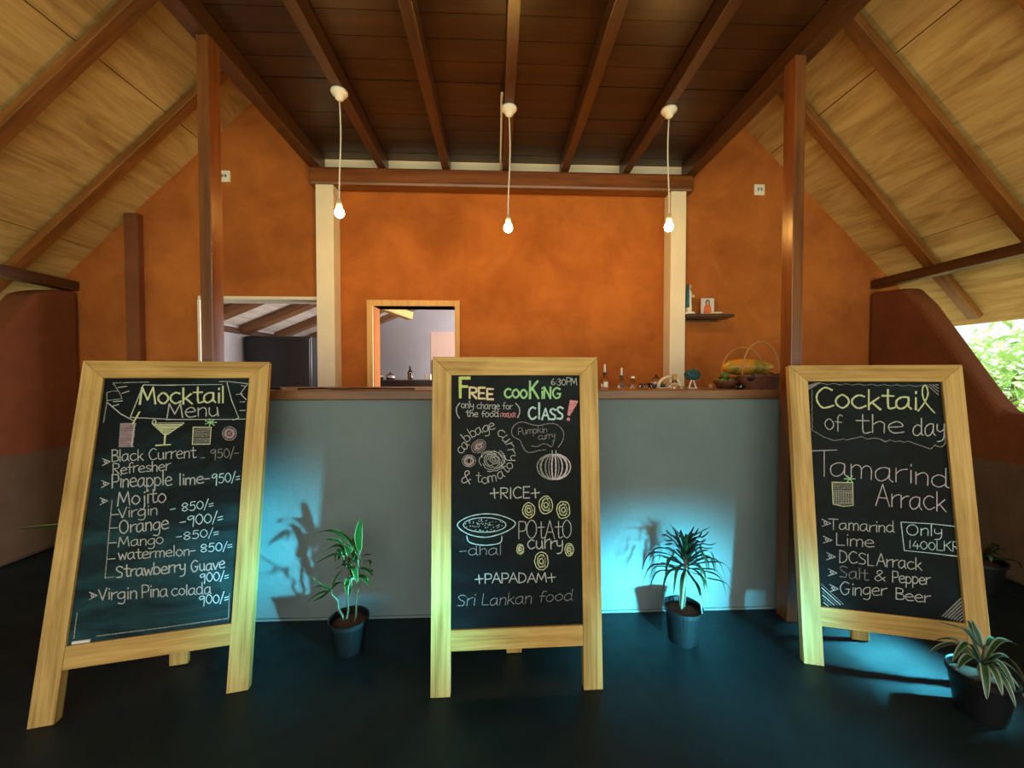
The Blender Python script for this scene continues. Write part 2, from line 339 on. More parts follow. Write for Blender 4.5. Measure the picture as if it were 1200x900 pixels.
# wall plates and rafters
timber('wall_plate', 'dark beam along the eave on the Mocktail board side', 'beam', (-3.37, -2.5, 2.01), (-3.37, 3.215, 2.01), .09, .075, M['dark_beam'])
timber('wall_plate', 'dark beam along the eave over the sloping window opening', 'beam', (3.28, -2.5, 2.085), (3.28, 3.215, 2.085), .09, .075, M['dark_beam'])
def rafter(s, x0, x1, y0, y1, lab):
    f = roof_l if s < 0 else roof_r
    n = Vector((s * .69, 0, .72)) * -.045
    timber('rafter', lab, 'rafter', Vector((s * x0, y0, f(s * x0))) + n, Vector((s * x1, y1, f(s * x1))) + n, .052, .078, M['rafter'], up=(0, 1, 0), group='rafters under the plywood roof')
rafter(-1, .2, 3.70, 2.83, 2.87, 'rafter nearest the gable wall on the roof slope above the Mocktail board')
rafter(-1, .2, 3.70, 2.24, 2.31, 'second rafter from the gable wall on the slope above the Mocktail board')
rafter(-1, .2, 3.70, 1.55, 1.65, 'third rafter from the gable wall on the slope above the Mocktail board')
rafter(1, .2, 3.78, 2.58, 2.87, 'rafter nearest the gable wall on the slope above the Cocktail board')
rafter(1, .2, 3.78, 2.10, 2.30, 'second rafter from the gable wall on the slope above the Cocktail board')
rafter(1, .2, 3.78, 1.60, 1.72, 'third rafter from the gable wall on the slope above the Cocktail board')
# pass-through window and kitchen doorway
wf = bm_new(); a0, a1, b0, b1 = -1.06, -.305, 1.06, 1.918; q = .046
box(wf, a0, a1, 3.195, 3.385, b1 - q, b1); box(wf, a0, a0 + q, 3.195, 3.385, b0, b1 - q); box(wf, a1 - q + .006, a1, 3.195, 3.385, b0, b1 - q); box(wf, a0 + q, a1 - q, 3.195, 3.385, b0, b0 + q)
struct(obj('window_1', wf, M['frame_pine']))
dr = bm_new(); box(dr, -2.40, -1.43, 3.20, 3.385, 1.915, 1.94); box(dr, -2.408, -2.39, 3.205, 3.385, 0, 1.914)
struct(obj('door_1', dr, M['white_paint']))

# ------------------------------------------------------------------ kitchen behind the wall
struct(obj('wall_kitchen_side', boxed(-2.85, -2.70, 3.385, 6.4, 0, 1.815), M['concrete']))
kw = bm_new(); prism(kw, [(-2.85, 0), (1.6, 0), (1.6, 3.64), (-2.85, 1.77)], 6.38, 6.50); struct(obj('wall_kitchen_back', kw, M['concrete']))
kr = bm_new(); L = 4.6; box(kr, 3.385, 6.6, -.1, L, 0, .015); box(kr, 3.385, 6.6, -.1, L, .02, .04, mi=1)
o = obj('ceiling_kitchen', kr, [M['ply_grey'], M['backing']]); ang = math.atan(.42)
mt = Matrix(((0, math.cos(ang), -math.sin(ang), -2.75), (1, 0, 0, 0), (0, math.sin(ang), math.cos(ang), 1.80), (0, 0, 0, 1))); o.matrix_basis = mt; struct(o)
timber('kitchen_wall_plate', 'dark beam under the kitchen roof seen through the doorway', 'beam', (-2.72, 3.39, 1.765), (-2.72, 6.37, 1.765), .08, .06, M['dark_beam'])
for y, lab in ((3.62, 'kitchen rafter nearest the doorway'), (4.22, 'second kitchen rafter seen through the doorway'), (4.86, 'third kitchen rafter seen through the doorway'), (5.5, 'fourth kitchen rafter above the black cabinet'), (6.1, 'last kitchen rafter beside the far grey wall')):
    timber('kitchen_rafter', lab, 'rafter', (-2.70, y, 1.775), (.9, y, 1.775 + 3.6 * .42), .14, .07, M['counter'], group='rafters of the kitchen roof')
timber('kitchen_tie_beam', 'short pale beam end under the kitchen roof seen through the pass-through', 'beam', (-1.47, 4.35, 2.14), (-1.06, 4.80, 2.03), .10, .09, M['pine_x'])
t0 = thing('kitchen_cabinet', 'tall black cabinet standing in the kitchen beyond the doorway', 'cabinet', (-2.33, 4.55, 0))
obj('body', boxed(-.36, .34, -.33, .33, .04, 1.72, bev=.01), M['black'], t0); obj('door', boxed(-.35, .33, -.352, -.331, .10, 1.70, bev=.004), M['black'], t0)
obj('handle', boxed(.27, .285, -.375, -.352, .8, 1.15, bev=.004), M['black'], t0); obj('base', boxed(-.33, .31, -.30, .30, 0, .04), M['black'], t0)
t0 = thing('refrigerator', 'pale refrigerator in the kitchen seen through the pass-through window', 'refrigerator', (-.50, 5.35, 0))
obj('body', boxed(-.36, .34, -.30, .30, .03, 1.86, bev=.012), M['fridge'], t0); obj('door', boxed(-.36, .34, -.345, -.302, .06, 1.86, bev=.012), M['fridge'], t0)
obj('handle', boxed(-.33, -.305, -.385, -.346, 1.0, 1.5, bev=.005), M['black'], t0); obj('base', boxed(-.34, .32, -.28, .28, 0, .03), M['black'], t0)
t0 = thing('kitchen_workbench', 'dark workbench in the kitchen seen through the pass-through window', 'workbench', (-1.15, 4.5, 0))
obj('worktop', boxed(-.6, .5, -.3, .3, 1.21, 1.25, bev=.004), M['black'], t0); obj('apron', boxed(-.59, .49, -.29, -.26, 1.05, 1.209), M['black'], t0)
for px in (-.56, .42):
    for py in (-.26, .22): obj('leg', boxed(px, px + .04, py, py + .04, 0, 1.209), M['black'], t0)
def bottle(name, lab, cat, loc, s, m, group=None, cap=None):
    t = thing(name, lab, cat, loc, 0, group)
    obj('glass_body', lathe(bm_new(), [(0, 0), (.03 * s, 0), (.032 * s, .01 * s), (.032 * s, .085 * s), (.026 * s, .105 * s), (.011 * s, .125 * s), (.011 * s, .15 * s), (0, .15 * s)], 16), m, t, smooth=True)
    obj('cap', lathe(bm_new(), [(0, .151 * s), (.013 * s, .151 * s), (.013 * s, .172 * s), (0, .172 * s)], 12), cap or M['black'], t)
    return t
bottle('sauce_bottle', 'small dark bottle on the kitchen workbench', 'bottle', (-.985, 4.42, 1.2505), .92, M['amber_glass'])
for x, lab in ((-1.33, 'small steel pan on the kitchen workbench beside the pass-through frame'), (-1.20, 'small steel pan near the middle of the kitchen workbench')):
    t0 = thing('cooking_pan', lab, 'pan', (x, 4.4, 1.2505)); obj('bowl', lathe(bm_new(), [(0, 0), (.045, 0), (.055, .05), (.052, .05), (.042, .006), (0, .006)], 18), M['steel'], t0, smooth=True)
    obj('lid_knob', lathe(bm_new(), [(.054, .051), (.02, .07), (.008, .072), (.01, .085), (0, .088)], 14), M['black'], t0)
for x in (-.80, -.755): tag(obj('spice_jar', lathe(bm_new(), [(0, 0), (.014, 0), (.014, .05), (.010, .055), (.010, .065), (0, .065)], 12), M['cream'], loc=(x, 4.40, 1.2505)), 'tiny pale jar on the kitchen workbench', 'jar', 'tiny jars on the kitchen workbench')

# ------------------------------------------------------------------ bar
bar = thing('bar_counter', 'long bar with grey blue front and brown timber top', 'bar', (.07, 2.3, 0))
obj('front_panel', boxed(-1.50, 1.53, -.241, -.14, 0, 1.17), M['bar'], bar)
ct = obj('counter_top', boxed(-1.52, 1.545, -.27, .42, 1.172, 1.222, bev=.006), M['counter'], bar)
obj('end_panel', boxed(1.43, 1.53, -.139, .38, 0, 1.17), M['bar'], bar); obj('end_panel', boxed(-1.50, -1.40, -.139, .38, 0, 1.17), M['bar'], bar)
obj('skirting', boxed(-1.50, 1.53, -.249, -.242, 0, .012), M['bar'], bar)

# ------------------------------------------------------------------ pendant lamps
def pendant(x, y, zb, lab, bend):
    t = thing('pendant_lamp', lab, 'lamp', (x, y, 2.938), 0, 'bare bulb pendants over the bar')
    obj('ceiling_rose', lathe(bm_new(), [(0, 0), (.046, 0), (.048, -.008), (.040, -.020), (.026, -.026), (.024, -.042), (.012, -.052), (0, -.052)], 24), M['white'], t, smooth=True)
    d = zb - 2.938; L = -d - .05
    pts = [(bend * math.sin(k / 8 * math.pi * 1.6) * .006, 0, -.048 - (L - .05) * k / 8) for k in range(9)]
    ex = pts[-1][0]; obj('cord', tube(bm_new(), pts, .0042, 8), M['white'], t, smooth=True)
    h = pts[-1][2]
    obj('bulb_holder', lathe(bm_new(), [(0, .004), (.009, .004), (.013, -.008), (.016, -.012), (.017, -.038), (0, -.038)], 16, (ex, 0, h)), M['cream'], t, smooth=True)
    obj('bulb', lathe(bm_new(), [(0, -.0385), (.013, -.0385), (.016, -.046), (.025, -.060), (.027, -.072), (.023, -.086), (.012, -.096), (0, -.098)], 20, (ex, 0, h)), M['bulb'], t, smooth=True)
pendant(-.905, 2.29, 2.262, 'glowing bulb on white cord hanging in front of the doorway-side column', 1)
pendant(.078, 2.387, 2.228, 'glowing bulb on white cord hanging before the middle of the orange wall', 1)
pendant(1.063, 2.362, 2.24, 'glowing bulb on white cord hanging in front of the shelf-side column', -1)
tag(obj('cable_conduit', tube(bm_new(), [(.034, 2.33, 2.985), (.034, 3.0, 2.985), (.036, 3.17, 2.975)], .008, 8), M['white']), 'thin white cable conduit beside the middle ceiling joist', 'conduit')
def switchplate(x, z, lab):
    t = thing('light_switch', lab, 'switch', (x, WY, z)); obj('plate', boxed(-.045, .045, -.014, -.001, -.045, .045, bev=.004), M['white'], t)
    for k in (-1, 1): obj('rocker', boxed(k * .013 - .007, k * .013 + .007, -.021, -.0142, -.012, .012, bev=.002), M['steel'], t)
switchplate(-2.183, 2.90, 'white square switch plate on the wall above the kitchen doorway'); switchplate(2.232, 2.877, 'white square switch plate high on the wall above the little shelf')

# ------------------------------------------------------------------ chalk writing: a stroke alphabet (cap height 16, x height 10)
GL = {}
for line in '''a 12 ~9 9 5 10 1 7 1 2 4 0 8 3 9 9|9 10 9 2 11 0
b 11 1 16 1 0|~1 8 5 10 9 7 9 2 5 0 1 2
c 11 ~9 9 5 10 1 7 1 3 5 0 10 2
d 12 ~9 8 5 10 1 7 1 2 5 0 9 3|9 16 9 1 11 0
e 11 ~1 5 9 6 8 9 5 10 1 7 1 3 4 0 10 1
f 8 ~8 15 5 16 3 13 3 6 3 0|0 9 7 9
g 11 ~9 9 5 10 1 7 1 3 4 1 8 3 9 9|~9 10 9 -2 6 -6 1 -5
h 10 1 16 1 0|~1 7 5 10 8 8 8 3 8 0
i 4 2 10 2 0|2 13.5 2.2 15
j 6 ~4 10 4 -2 2 -6 -1 -5|4 13.5 4.2 15
k 10 1 16 1 0|8 10 1 4|3 6 9 0
l 4 1.5 16 1.5 0
m 15 1 10 1 0|~1 7 4 10 7 8 7 0|~7 7 10 10 13 8 13 0
n 10 1 10 1 0|~1 7 5 10 8 8 8 0
o 11 ~5 10 1 7 1 3 5 0 9 3 9 7 5 10
p 11 1 10 1 -6|~1 8 5 10 9 7 9 3 5 0 1 2
r 8 1 10 1 0|~1 6 4 9 8 10
s 9 ~8 9 4 10 1 8 4 5 8 3 6 0 1 1
t 9 ~4 15 4 4 5 0 9 1|0 10 8 10
u 11 ~1 10 1 3 4 0 8 3 8 10|8 10 9 0
v 10 0 10 4 0 9 10
w 13 0 10 3 0 6 8 9 0 12 10
y 10 ~1 10 1 5 4 3 8 5|~8 10 8 0 6 -5 1 -6
A 13 0 0 6 16 12 0|2.5 6 9.5 6
B 11 1 16 1 0|~1 16 8 15 8 10 1 8.5|~1 8.5 9 7 9 1 1 0
C 13 ~11 14 6 16 1 11 1 5 5 0 12 2
D 13 1 16 1 0|~1 16 8 14 11 8 8 2 1 0
E 11 9 16 1 16 1 0 9 0|1 8 8 8
F 10 9 16 1 16 1 0|1 9 7 9
G 14 ~11 14 6 16 1 11 1 5 5 0 10 2 11 7|7 7 12 7
I 5 2 16 2 0
K 12 1 16 1 0|10 16 1 7|4 9 11 0
L 10 1 16 1 0 9 0
M 16 0 0 2 16 7 4 12 16 14 0
N 13 1 0 1 16 10 0 10 16
O 14 ~6 16 1 12 1 4 6 0 11 4 11 12 6 16
P 11 1 16 1 0|~1 16 9 15 9 8 1 7
R 12 1 16 1 0|~1 16 9 15 9 9 1 8|3 8 10 0
S 12 ~10 14 5 16 1 13 4 9 9 6 8 1 1 1
T 13 0 16 12 16|6 16 6 0
V 11 0 14 5 0 10 16
0 11 ~5 14 1 10 1 4 5 0 9 4 9 10 5 14
1 6 3 14 3 0
3 10 ~1 13 5 14 8 11 4 8 8 5 6 0 1 1
4 11 5 14 1 5 10 5|7 9 7 0
5 11 9 14 3 14 2 8|~2 8 7 9 9 4 6 0 1 1
6 11 ~7 15 2 9 1 3 5 0 9 3 6 7 2 5
7 10 1 14 9 14 4 0
8 11 ~5 7 1 10 5 14 9 10 5 7 1 3 5 0 9 3 5 7
9 11 ~9 12 5 14 1 11 4 8 9 12|9 13 8 -3
/ 7 0 -2 6 16
= 8 0 7 6 8|0 3 6 4
- 9 0 6 7 6.5
_ 9 0 1 7 1
+ 13 0 7 11 8|5 14 6 0
& 13 ~11 0 3 11 6 15 8 12 1 4 4 0 11 6
: 4 1.5 9 1.7 8|1.5 3 1.7 2
> 10 0 10 9 5 0 0|~2 6 5 7 4 3 2 6'''.split('\n'):
    ch, adv, st = line.split(' ', 2); ss = []
    for s in st.split('|'):
        sm = s[0] == '~'; v = [float(q) for q in s.lstrip('~').split()]; p = list(zip(v[::2], v[1::2])); ss.append(smoothline(p, 4) if sm else p)
    GL[ch] = (float(adv), ss)
class Chalk:
    """Marks on one board. Points are given in the 1200x900 frame and cast onto the board's panel, then kept in the board's own metres."""
    def __init__(s, x, y, yaw, tilt):
        s.rn = random.Random(5); s.sets = []; s.cur = {}; s.new()
        rot = Matrix.Rotation(yaw, 3, 'Z') @ Matrix.Rotation(-tilt, 3, 'X'); s.inv = rot.transposed(); s.o = Vector((x, y, 0))
        cr = Euler((R(90) - PITCH, 0, -YAW)).to_matrix(); s.cr = cr
    def new(s):
        s.cur = {}
    def put(s, kind, item):
        if kind not in s.cur: s.cur[kind] = []; s.sets.append((kind, s.cur[kind]))
        s.cur[kind].append(item)
    def at(s, p):
        d = s.inv @ (s.cr @ Vector(((p[0] - 600) / FPX, -(p[1] - 450) / FPX, -1))); c = s.inv @ (Vector((0, 0, CAM_H)) - s.o)
        k = (PANEL_Y - c.y) / d.y; q = c + d * k; return (q.x, q.z)
    def line(s, pts, wd=1.6, col='w', sm=False, kind='chalk_drawing'):
        if sm: pts = smoothline([tuple(p) for p in pts], 5)
        P = [s.at(p) for p in pts]; s.put(kind, (P, wd * .00245, col))
    def text(s, st, x0, y0, x1, y1, cap, wd=1.5, col='w', lean=0):
        s.cur.pop('chalk_lettering', None)
        tot = sum(GL[c][0] if c != ' ' else 7 for c in st); tot -= 2; u = ((x1 - x0) / tot, (y1 - y0) / tot); k = cap / 16; pen = 0
        for c in st:
            if c == ' ': pen += 7; continue
            adv, ss = GL[c]; j = s.rn.uniform(-.6, .6); g = s.rn.uniform(.94, 1.07)
            for q in ss: s.line([(x0 + u[0] * (pen + a) + lean * b * k, y0 + u[1] * (pen + a) - (b * g + j) * k) for a, b in q], wd, col, kind='chalk_lettering')
            pen += adv
    def glyph(s, c, x, y, ang, h, wd=1.3, col='w'):
        ca, sa = math.cos(R(ang)), math.sin(R(ang)); k = h / 10; adv, ss = GL[c]
        for q in ss: s.line([(x + ((a - adv / 2) * ca + (b - 5) * sa) * k, y + ((a - adv / 2) * sa - (b - 5) * ca) * k) for a, b in q], wd, col, kind='chalk_lettering')
    def ell(s, x, y, rx, ry, wd=1.3, col='w', a0=0, a1=360, rot=0, n=20, wob=0):
        ca, sa = math.cos(R(rot)), math.sin(R(rot)); pts = []
        for i in range(n + 1):
            a = R(a0 + (a1 - a0) * i / n); g = 1 + s.rn.uniform(-wob, wob); p, q = rx * g * math.cos(a), ry * g * math.sin(a); pts.append((x + p * ca - q * sa, y + p * sa + q * ca))
        s.line(pts, wd, col)
    def fill(s, poly, col='m', step=2.2, wd=2.2, ang=0):
        """hatch a convex polygon with broad side-of-the-chalk strokes"""
        ys = [p[1] for p in poly]; y = min(ys) + step / 2
        while y < max(ys):
            xs = []
            for i, p in enumerate(poly):
                q = poly[(i + 1) % len(poly)]
                if (p[1] - y) * (q[1] - y) < 0: xs.append(p[0] + (q[0] - p[0]) * (y - p[1]) / (q[1] - p[1]))
            if len(xs) >= 2: s.line([(min(xs) + s.rn.uniform(0, 1), y), (max(xs) - s.rn.uniform(0, 1), y + s.rn.uniform(-.4, .4))], wd, col)
            y += step
    def build(s, parent, tilt):
        lay = 0
        for kind, L in s.sets:
            bm = bm_new()
            parts = []
            for P, wd, col in L:       # break a stroke where it turns sharply, so every piece keeps its width
                st = 0
                for i in range(1, len(P) - 1):
                    a = Vector((P[i][0] - P[i - 1][0], P[i][1] - P[i - 1][1])); c = Vector((P[i + 1][0] - P[i][0], P[i + 1][1] - P[i][1]))
                    if a.length and c.length and a.normalized().dot(c.normalized()) < .6: parts.append((P[st:i + 1], wd, col)); st = i
                parts.append((P[st:], wd, col))
            for P, wd, col in parts:
                lay += 1; y = PANEL_Y - .0010 - (lay % 40) * .00003; n = len(P); V = []
                for i in range(n):
                    a, c = P[max(i - 1, 0)], P[min(i + 1, n - 1)]; dx, dz = c[0] - a[0], c[1] - a[1]; l = math.hypot(dx, dz) or 1; nx, nz = -dz / l, dx / l
                    h = wd / 2 * (1 + .18 * math.sin(i * 2.1 + lay)); e = (dx / l * wd * .3 * (-1 if i == 0 else 1 if i == n - 1 else 0), dz / l * wd * .3 * (-1 if i == 0 else 1 if i == n - 1 else 0))
                    V.append((bm.verts.new((P[i][0] + e[0] + nx * h, y, P[i][1] + e[1] + nz * h)), bm.verts.new((P[i][0] + e[0] - nx * h, y, P[i][1] + e[1] - nz * h))))
                for (a, b_), (c, d) in zip(V, V[1:]): bm.faces.new([a, b_, d, c]).material_index = CHK.index(col)
            if len(bm.faces): obj(kind, bm, [CH[k] for k in CHK], parent, rot=(-tilt, 0, 0), smooth=None)
            else: bm.free()
PANEL_Y = .012
def board(x, y, yaw, tilt, W, L, p, label, draw, pm='panel'):
    ca, sa = math.cos(YAW), math.sin(YAW); X, Y = x * ca + y * sa, -x * sa + y * ca; yw = yaw - YAW
    s, tt, T = .0795, .078, .036; rot = (-tilt, 0, 0)
    t = thing('chalkboard_stand', label, 'chalkboard', (X, Y, 0), yw)
    lift = T * math.sin(tilt) * 0 + .001
    for k in (-1, 1):
        pts = [(k * W / 2, lift), (k * W / 2, L), (k * (W / 2 - s), L - tt), (k * (W / 2 - s), lift)]
        obj('front_leg', prism(bm_new(), pts, 0, T, bev=.002), M['pine_z'], t, rot=rot)
    e = .0008
    obj('top_rail', prism(bm_new(), [(-W / 2 + e, L), (W / 2 - e, L), (W / 2 - s, L - tt), (-W / 2 + s, L - tt)], 0, T, bev=.002), M['pine_x'], t, rot=rot)
    zb = L - tt - p
    obj('bottom_rail', boxed(-W / 2 + s, W / 2 - s, .002, T, zb - .083, zb, bev=.002), M['pine_x'], t, rot=rot)
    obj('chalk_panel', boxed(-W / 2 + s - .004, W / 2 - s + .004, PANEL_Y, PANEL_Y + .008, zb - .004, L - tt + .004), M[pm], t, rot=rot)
    # hinged strut behind
    top = Vector((0, L * .86 * math.sin(tilt) + T + .012, L * .86 * math.cos(tilt))); foot = Vector((.0, .24, .004))
    beam('back_leg', foot, top, .072, .026, M['pine_x'], t, up=(0, 1, 0))
    h = beam('hinge', top + Vector((-.05, -.010, -.01)), top + Vector((.05, -.010, -.01)), .03, .02, M['steel'], t)
    c = Chalk(X, Y, yw, tilt); draw(c); c.build(t, tilt)
    return t, (X, Y, yw, tilt, zb)

def draw_mock(c):
    T = c.text; f = lambda ps: [(105 + a / 9, 435 + b / 9) for a, b in ps]; g = lambda ps: [(195 + a / 9, 435 + b / 9) for a, b in ps]
    T('Mocktail', 164, 474, 262, 472, 19, 3.0, 'v'); T('Menu', 196, 489, 256, 488, 17, 1.9)
    for ps in ([(630, 115), (250, 125), (320, 230), (345, 290), (250, 303), (185, 310)], [(310, 208), (230, 212), (185, 228), (188, 320), (168, 430), (150, 545)], [(195, 335), (330, 450), (465, 522)], [(435, 480), (570, 145), (905, 150)], [(430, 488), (905, 510)],
               [(305, 172), (395, 160)], [(345, 235), (420, 210)], [(255, 322), (350, 314)], [(245, 370), (312, 350)]): c.line(f(ps), 1.5, 'd' if len(ps) == 6 else 'w')
    c.new()
    c.line(f([(530, 430), (455, 560)]), 2.2, 'v')
    for ps in ([(0, 147), (590, 140)], [(560, 110), (640, 108), (860, 132), (780, 237), (842, 300)], [(640, 120), (690, 310), (765, 495), (700, 515)], [(0, 510), (700, 508), (830, 505)], [(790, 150), (832, 160)], [(738, 246), (805, 240)], [(778, 325), (828, 323)], [(775, 416), (832, 412)]): c.line(g(ps), 1.4, 'w')
    c.new()
    c.fill(f([(330, 552), (490, 550), (462, 795), (312, 797)]), 'q', 2, 2.2); c.line(f([(330, 552), (312, 797), (470, 795)]), 1.2, 'd'); c.line(f([(330, 552), (490, 548)]), 1.2, 'd'); c.line(f([(475, 560), (445, 795)]), 1.8)
    c.new()
    c.fill([(180, 497), (215, 497), (196, 509), (192, 509)], 'v', 2, 2.2); c.line([(179, 496), (216, 495.5)], 1.3); c.ell(181, 495, 2.2, 3, 1.5, 'v'); c.line([(194, 508), (193, 521)], 2.6, 'v'); c.line([(183, 522), (200, 521)], 2.4, 'v')
    c.line([(179, 497), (192, 509), (197, 509), (216, 496)], 1.2, 'v')
    c.new()
    c.fill(g([(285, 590), (475, 590), (460, 770), (275, 770)]), 'm', 2, 2.2); c.line(g([(285, 590), (475, 590), (460, 770), (275, 772), (285, 590)]), 1.3, 'v')
    for k in range(7): c.line([(247, 495), (247 + 7 * math.cos(k * .9), 495 + 4.5 * math.sin(k * .9))], 1.6, 'g')
    c.new()
    c.ell(269, 508, 8, 8, 1.8, 'd'); c.ell(269, 508, 4.8, 4.8, 4.5, 'q'); c.ell(269, 508, 1.5, 1.5, 2, 'q')
    T('Black Current', 131, 541, 229, 536, 13.5); T('_ 950/-', 235, 537, 280, 536, 12, 1.3, 'd'); T('Refresher', 132, 556, 199, 551, 12)
    for x, y in ((120.5, 545.5), (119.5, 571), (117.5, 592), (105, 703)): T('>', x, y, x + 8, y - .6, 13, 1.3)
    T('Pineapple', 131, 572, 201, 568, 16, 1.7); T('lime-', 210, 568.5, 246, 566, 13, 1.9); T('950/=', 248, 567, 281, 564, 12.5, 1.5, 'b'); T('Mojito', 138, 593, 194, 588, 16, 1.8)
    c.new()
    c.line([(131.6, 586), (126.7, 640), (125.5, 655), (123.4, 677), (133.3, 676)], 1.6, 'd')
    for x, y in ((130.5, 603.3), (129, 619), (127.7, 636.3), (126, 655.2)): c.line([(x, y), (x + 9, y - .6)], 1.5)
    T('Virgin', 139, 607, 184, 603, 12, 1.4); T('- 850/=', 200, 601, 250, 595, 11, 1.4, 'b'); T('Orange', 140, 625, 197, 620, 15, 1.8); T('-900/=', 211, 617, 261, 611, 12.5, 1.5, 'b')
    T('Mango', 139, 641, 191, 637, 12, 1.4); T('-850/=', 207, 633.5, 256, 628, 10.5, 1.3, 'b'); T('watermelon-', 139, 656, 229, 650, 12, 1.6); T('850/=', 235, 647.5, 272, 643.5, 10.5, 1.4, 'b')
    T('Strawberry', 136, 677, 217, 670, 14, 1.9); T('Guave', 224, 670.5, 263, 665.5, 13, 1.9); T('900/=', 234, 682.5, 268, 679, 11.5, 1.5, 'b')
    T('Virgin', 116, 703, 160, 701, 14, 1.6); T('Pina', 166, 700.5, 196, 698.5, 14, 1.6); T('colada', 201, 698, 247, 695.5, 13, 1.6); T('900/=', 233, 708.5, 268, 705, 11.5, 1.5, 'b')
    c.new()
    c.line([(113.5, 745.3), (190, 735.5), (268, 724.5)], 1.6, 'd'); c.line([(91, 718), (88.5, 735), (87, 748)], 1.6, 'd'); c.line([(269, 695), (268, 724)], 1.3, 'd')
    c.new()
    c.line([(107, 480), (104, 520), (98, 575), (92, 640), (86, 700)], 2.6, 'm')

def draw_free(c):
    T = c.text; f = lambda ps: [(520 + a / 9, 485 + b / 9) for a, b in ps]; g = lambda ps: [(595 + a / 9, 485 + b / 9) for a, b in ps]; h = lambda ps: [(490 + a / 5, 570 + b / 5) for a, b in ps]
    T('F', 538, 466, 549, 466, 22, 5.0, 'y'); T('REE', 549.5, 467, 578, 467.5, 12, 3.4, 'c'); T('coo', 591, 466.5, 617, 466.5, 16, 3.3, 'g'); T('K', 620, 467, 630, 467, 20, 3.6, 'g'); T('i', 631.5, 466.5, 635.5, 466.5, 14, 3.0, 'g'); T('NG', 637, 466.5, 657, 467, 12.5, 3.0, 'g')
    T('6:30PM', 645.5, 451, 676, 451.5, 8, 1.2)
    c.new()
    c.line([(539, 472), (535, 478), (535.5, 485), (538.5, 490)], 1.7, sm=True); c.new(); c.line([(604, 472.5), (608, 477), (609, 483), (606.5, 489.5)], 1.7, sm=True)
    T('only charge for', 540.5, 478, 600, 480, 8, 1.15); T('the food', 546, 488, 584, 488.5, 7.5, 1.25); T('1700LKR', 586, 488.5, 604, 489, 5, .9, 'p')
    T('c', 619, 491, 627.5, 491, 21, 3.2, 'b'); T('l', 629.5, 491, 632.5, 491, 19, 3.2, 'b'); T('ASS', 635, 491.5, 659.5, 491.5, 13.5, 3.2, 'b')
    c.new()
    c.fill([(668, 469), (677.5, 470), (668, 487), (664.5, 487)], 'p', 1.6, 2.2); c.ell(666, 491.3, 1.2, 1.2, 2.2, 'p'); c.line([(668, 469.5), (677, 470.5), (667, 487), (665, 486), (668, 469.5)], 1, 'p')
    c.new()
    for ch, x, y, a in (('c', 540.5, 527, -62), ('a', 545, 522, -52), ('b', 547.5, 513.5, -38), ('b', 554.5, 508, -32), ('a', 561, 505, -25), ('g', 569.5, 502.5, -18), ('e', 576.5, 499.5, -14)): c.glyph(ch, x, y, a, 7.5, 1.2)
    c.new()
    for ch, x, y, a in (('c', 587.5, 508, 35), ('u', 593, 515, 55), ('r', 597.5, 522, 70), ('r', 599, 529, 80), ('y', 600, 537, 92)): c.glyph(ch, x, y, a, 8, 1.2)
    c.new()
    c.glyph('&', 547, 561.5, 10, 10, 1.4, 'l')
    for ch, x, y, a in (('t', 561, 561, 4), ('o', 568.5, 563, -4), ('m', 577, 561, -10), ('a', 587, 556.5, -24), ('t', 592.5, 550.5, -38), ('o', 597.5, 545.5, -48)): c.glyph(ch, x, y, a, 7.5, 1.2)
    c.new()
    for k, (rx, a0, a1) in enumerate(((14, 150, 470), (12, 200, 520), (10, 20, 300), (8, 90, 400), (6, 180, 460), (4, 0, 300), (2, 0, 360), (13, -60, 60))): c.ell(576 + .4 * k, 540 - .3 * k, rx, rx * .86, 1.0, 'w', a0, a1, 0, 22, .09)
    c.new()
    c.ell(561, 523, 9, 7, 1.4, 'd', rot=-35); c.ell(561, 523, 6.5, 5, 1.2, 'q', rot=-35); c.ell(561, 523, 3.6, 2.6, 3.4, 'q', rot=-35); c.line([(556, 527), (566, 518)], 1, 'w')
    c.new()
    for rx in (8, 5, 2.2): c.ell(549.5, 540, rx, 7, 1.2, 'd')
    c.ell(549.5, 540, 5, 4, 4.2, 'q')
    c.new()
    c.line(g([(400, 378), (330, 385), (240, 407), (190, 392), (150, 330), (130, 280), (60, 240), (40, 190), (60, 130), (120, 90), (180, 90), (250, 112), (330, 122), (430, 102), (510, 110), (570, 160), (590, 220), (570, 300), (530, 352)]), 1.3, 'd', True)
    c.line(g([(250, 335), (310, 345), (370, 315), (420, 325), (460, 345), (480, 310), (490, 275)]), 1.1, 'd', True)
    T('Pumpkin', 607, 509.3, 640.5, 506.7, 8, 1.0, 'd'); T('curry', 630.5, 515.7, 650, 513, 8, 1.0, 'd')
    c.new()
    for rx, wd in ((19.5, 2.2), (15.5, 3.2), (10, 2.2), (6, 1.6), (2.4, 2.4)): c.ell(649, 547, rx, 15, wd, 'l' if rx != 6 else 'd', -75, 75); c.ell(649, 547, rx, 15, wd, 'd' if rx != 2.4 else 'l', 105, 255)
    c.line([(647, 528), (647, 532.5), (651, 533), (651.5, 528)], 1.4); c.line([(647, 562), (651.5, 561.5)], 1.4)
    T('+RICE+', 574.5, 584.4, 632, 583, 12.5, 1.9)
    for x, y, rx, ry in ((619.6, 598, 7, 9), (639.6, 591.5, 8, 10.5), (660, 597.4, 7.8, 10), (609.6, 643.4, 4, 6), (667, 644, 5, 7.5), (634.4, 657.4, 8, 10.5)):
        c.new(); c.ell(x, y, rx, ry, 1.5, 'v', wob=.06); c.ell(x, y, rx * .6, ry * .6, 2.6, 'm'); c.ell(x + .6, y, rx * .66, ry * .7, 1.2, 'v', 40, 300, wob=.12); c.ell(x, y, rx * .3, ry * .3, 1.4, 'v', wob=.2)
    x = 607
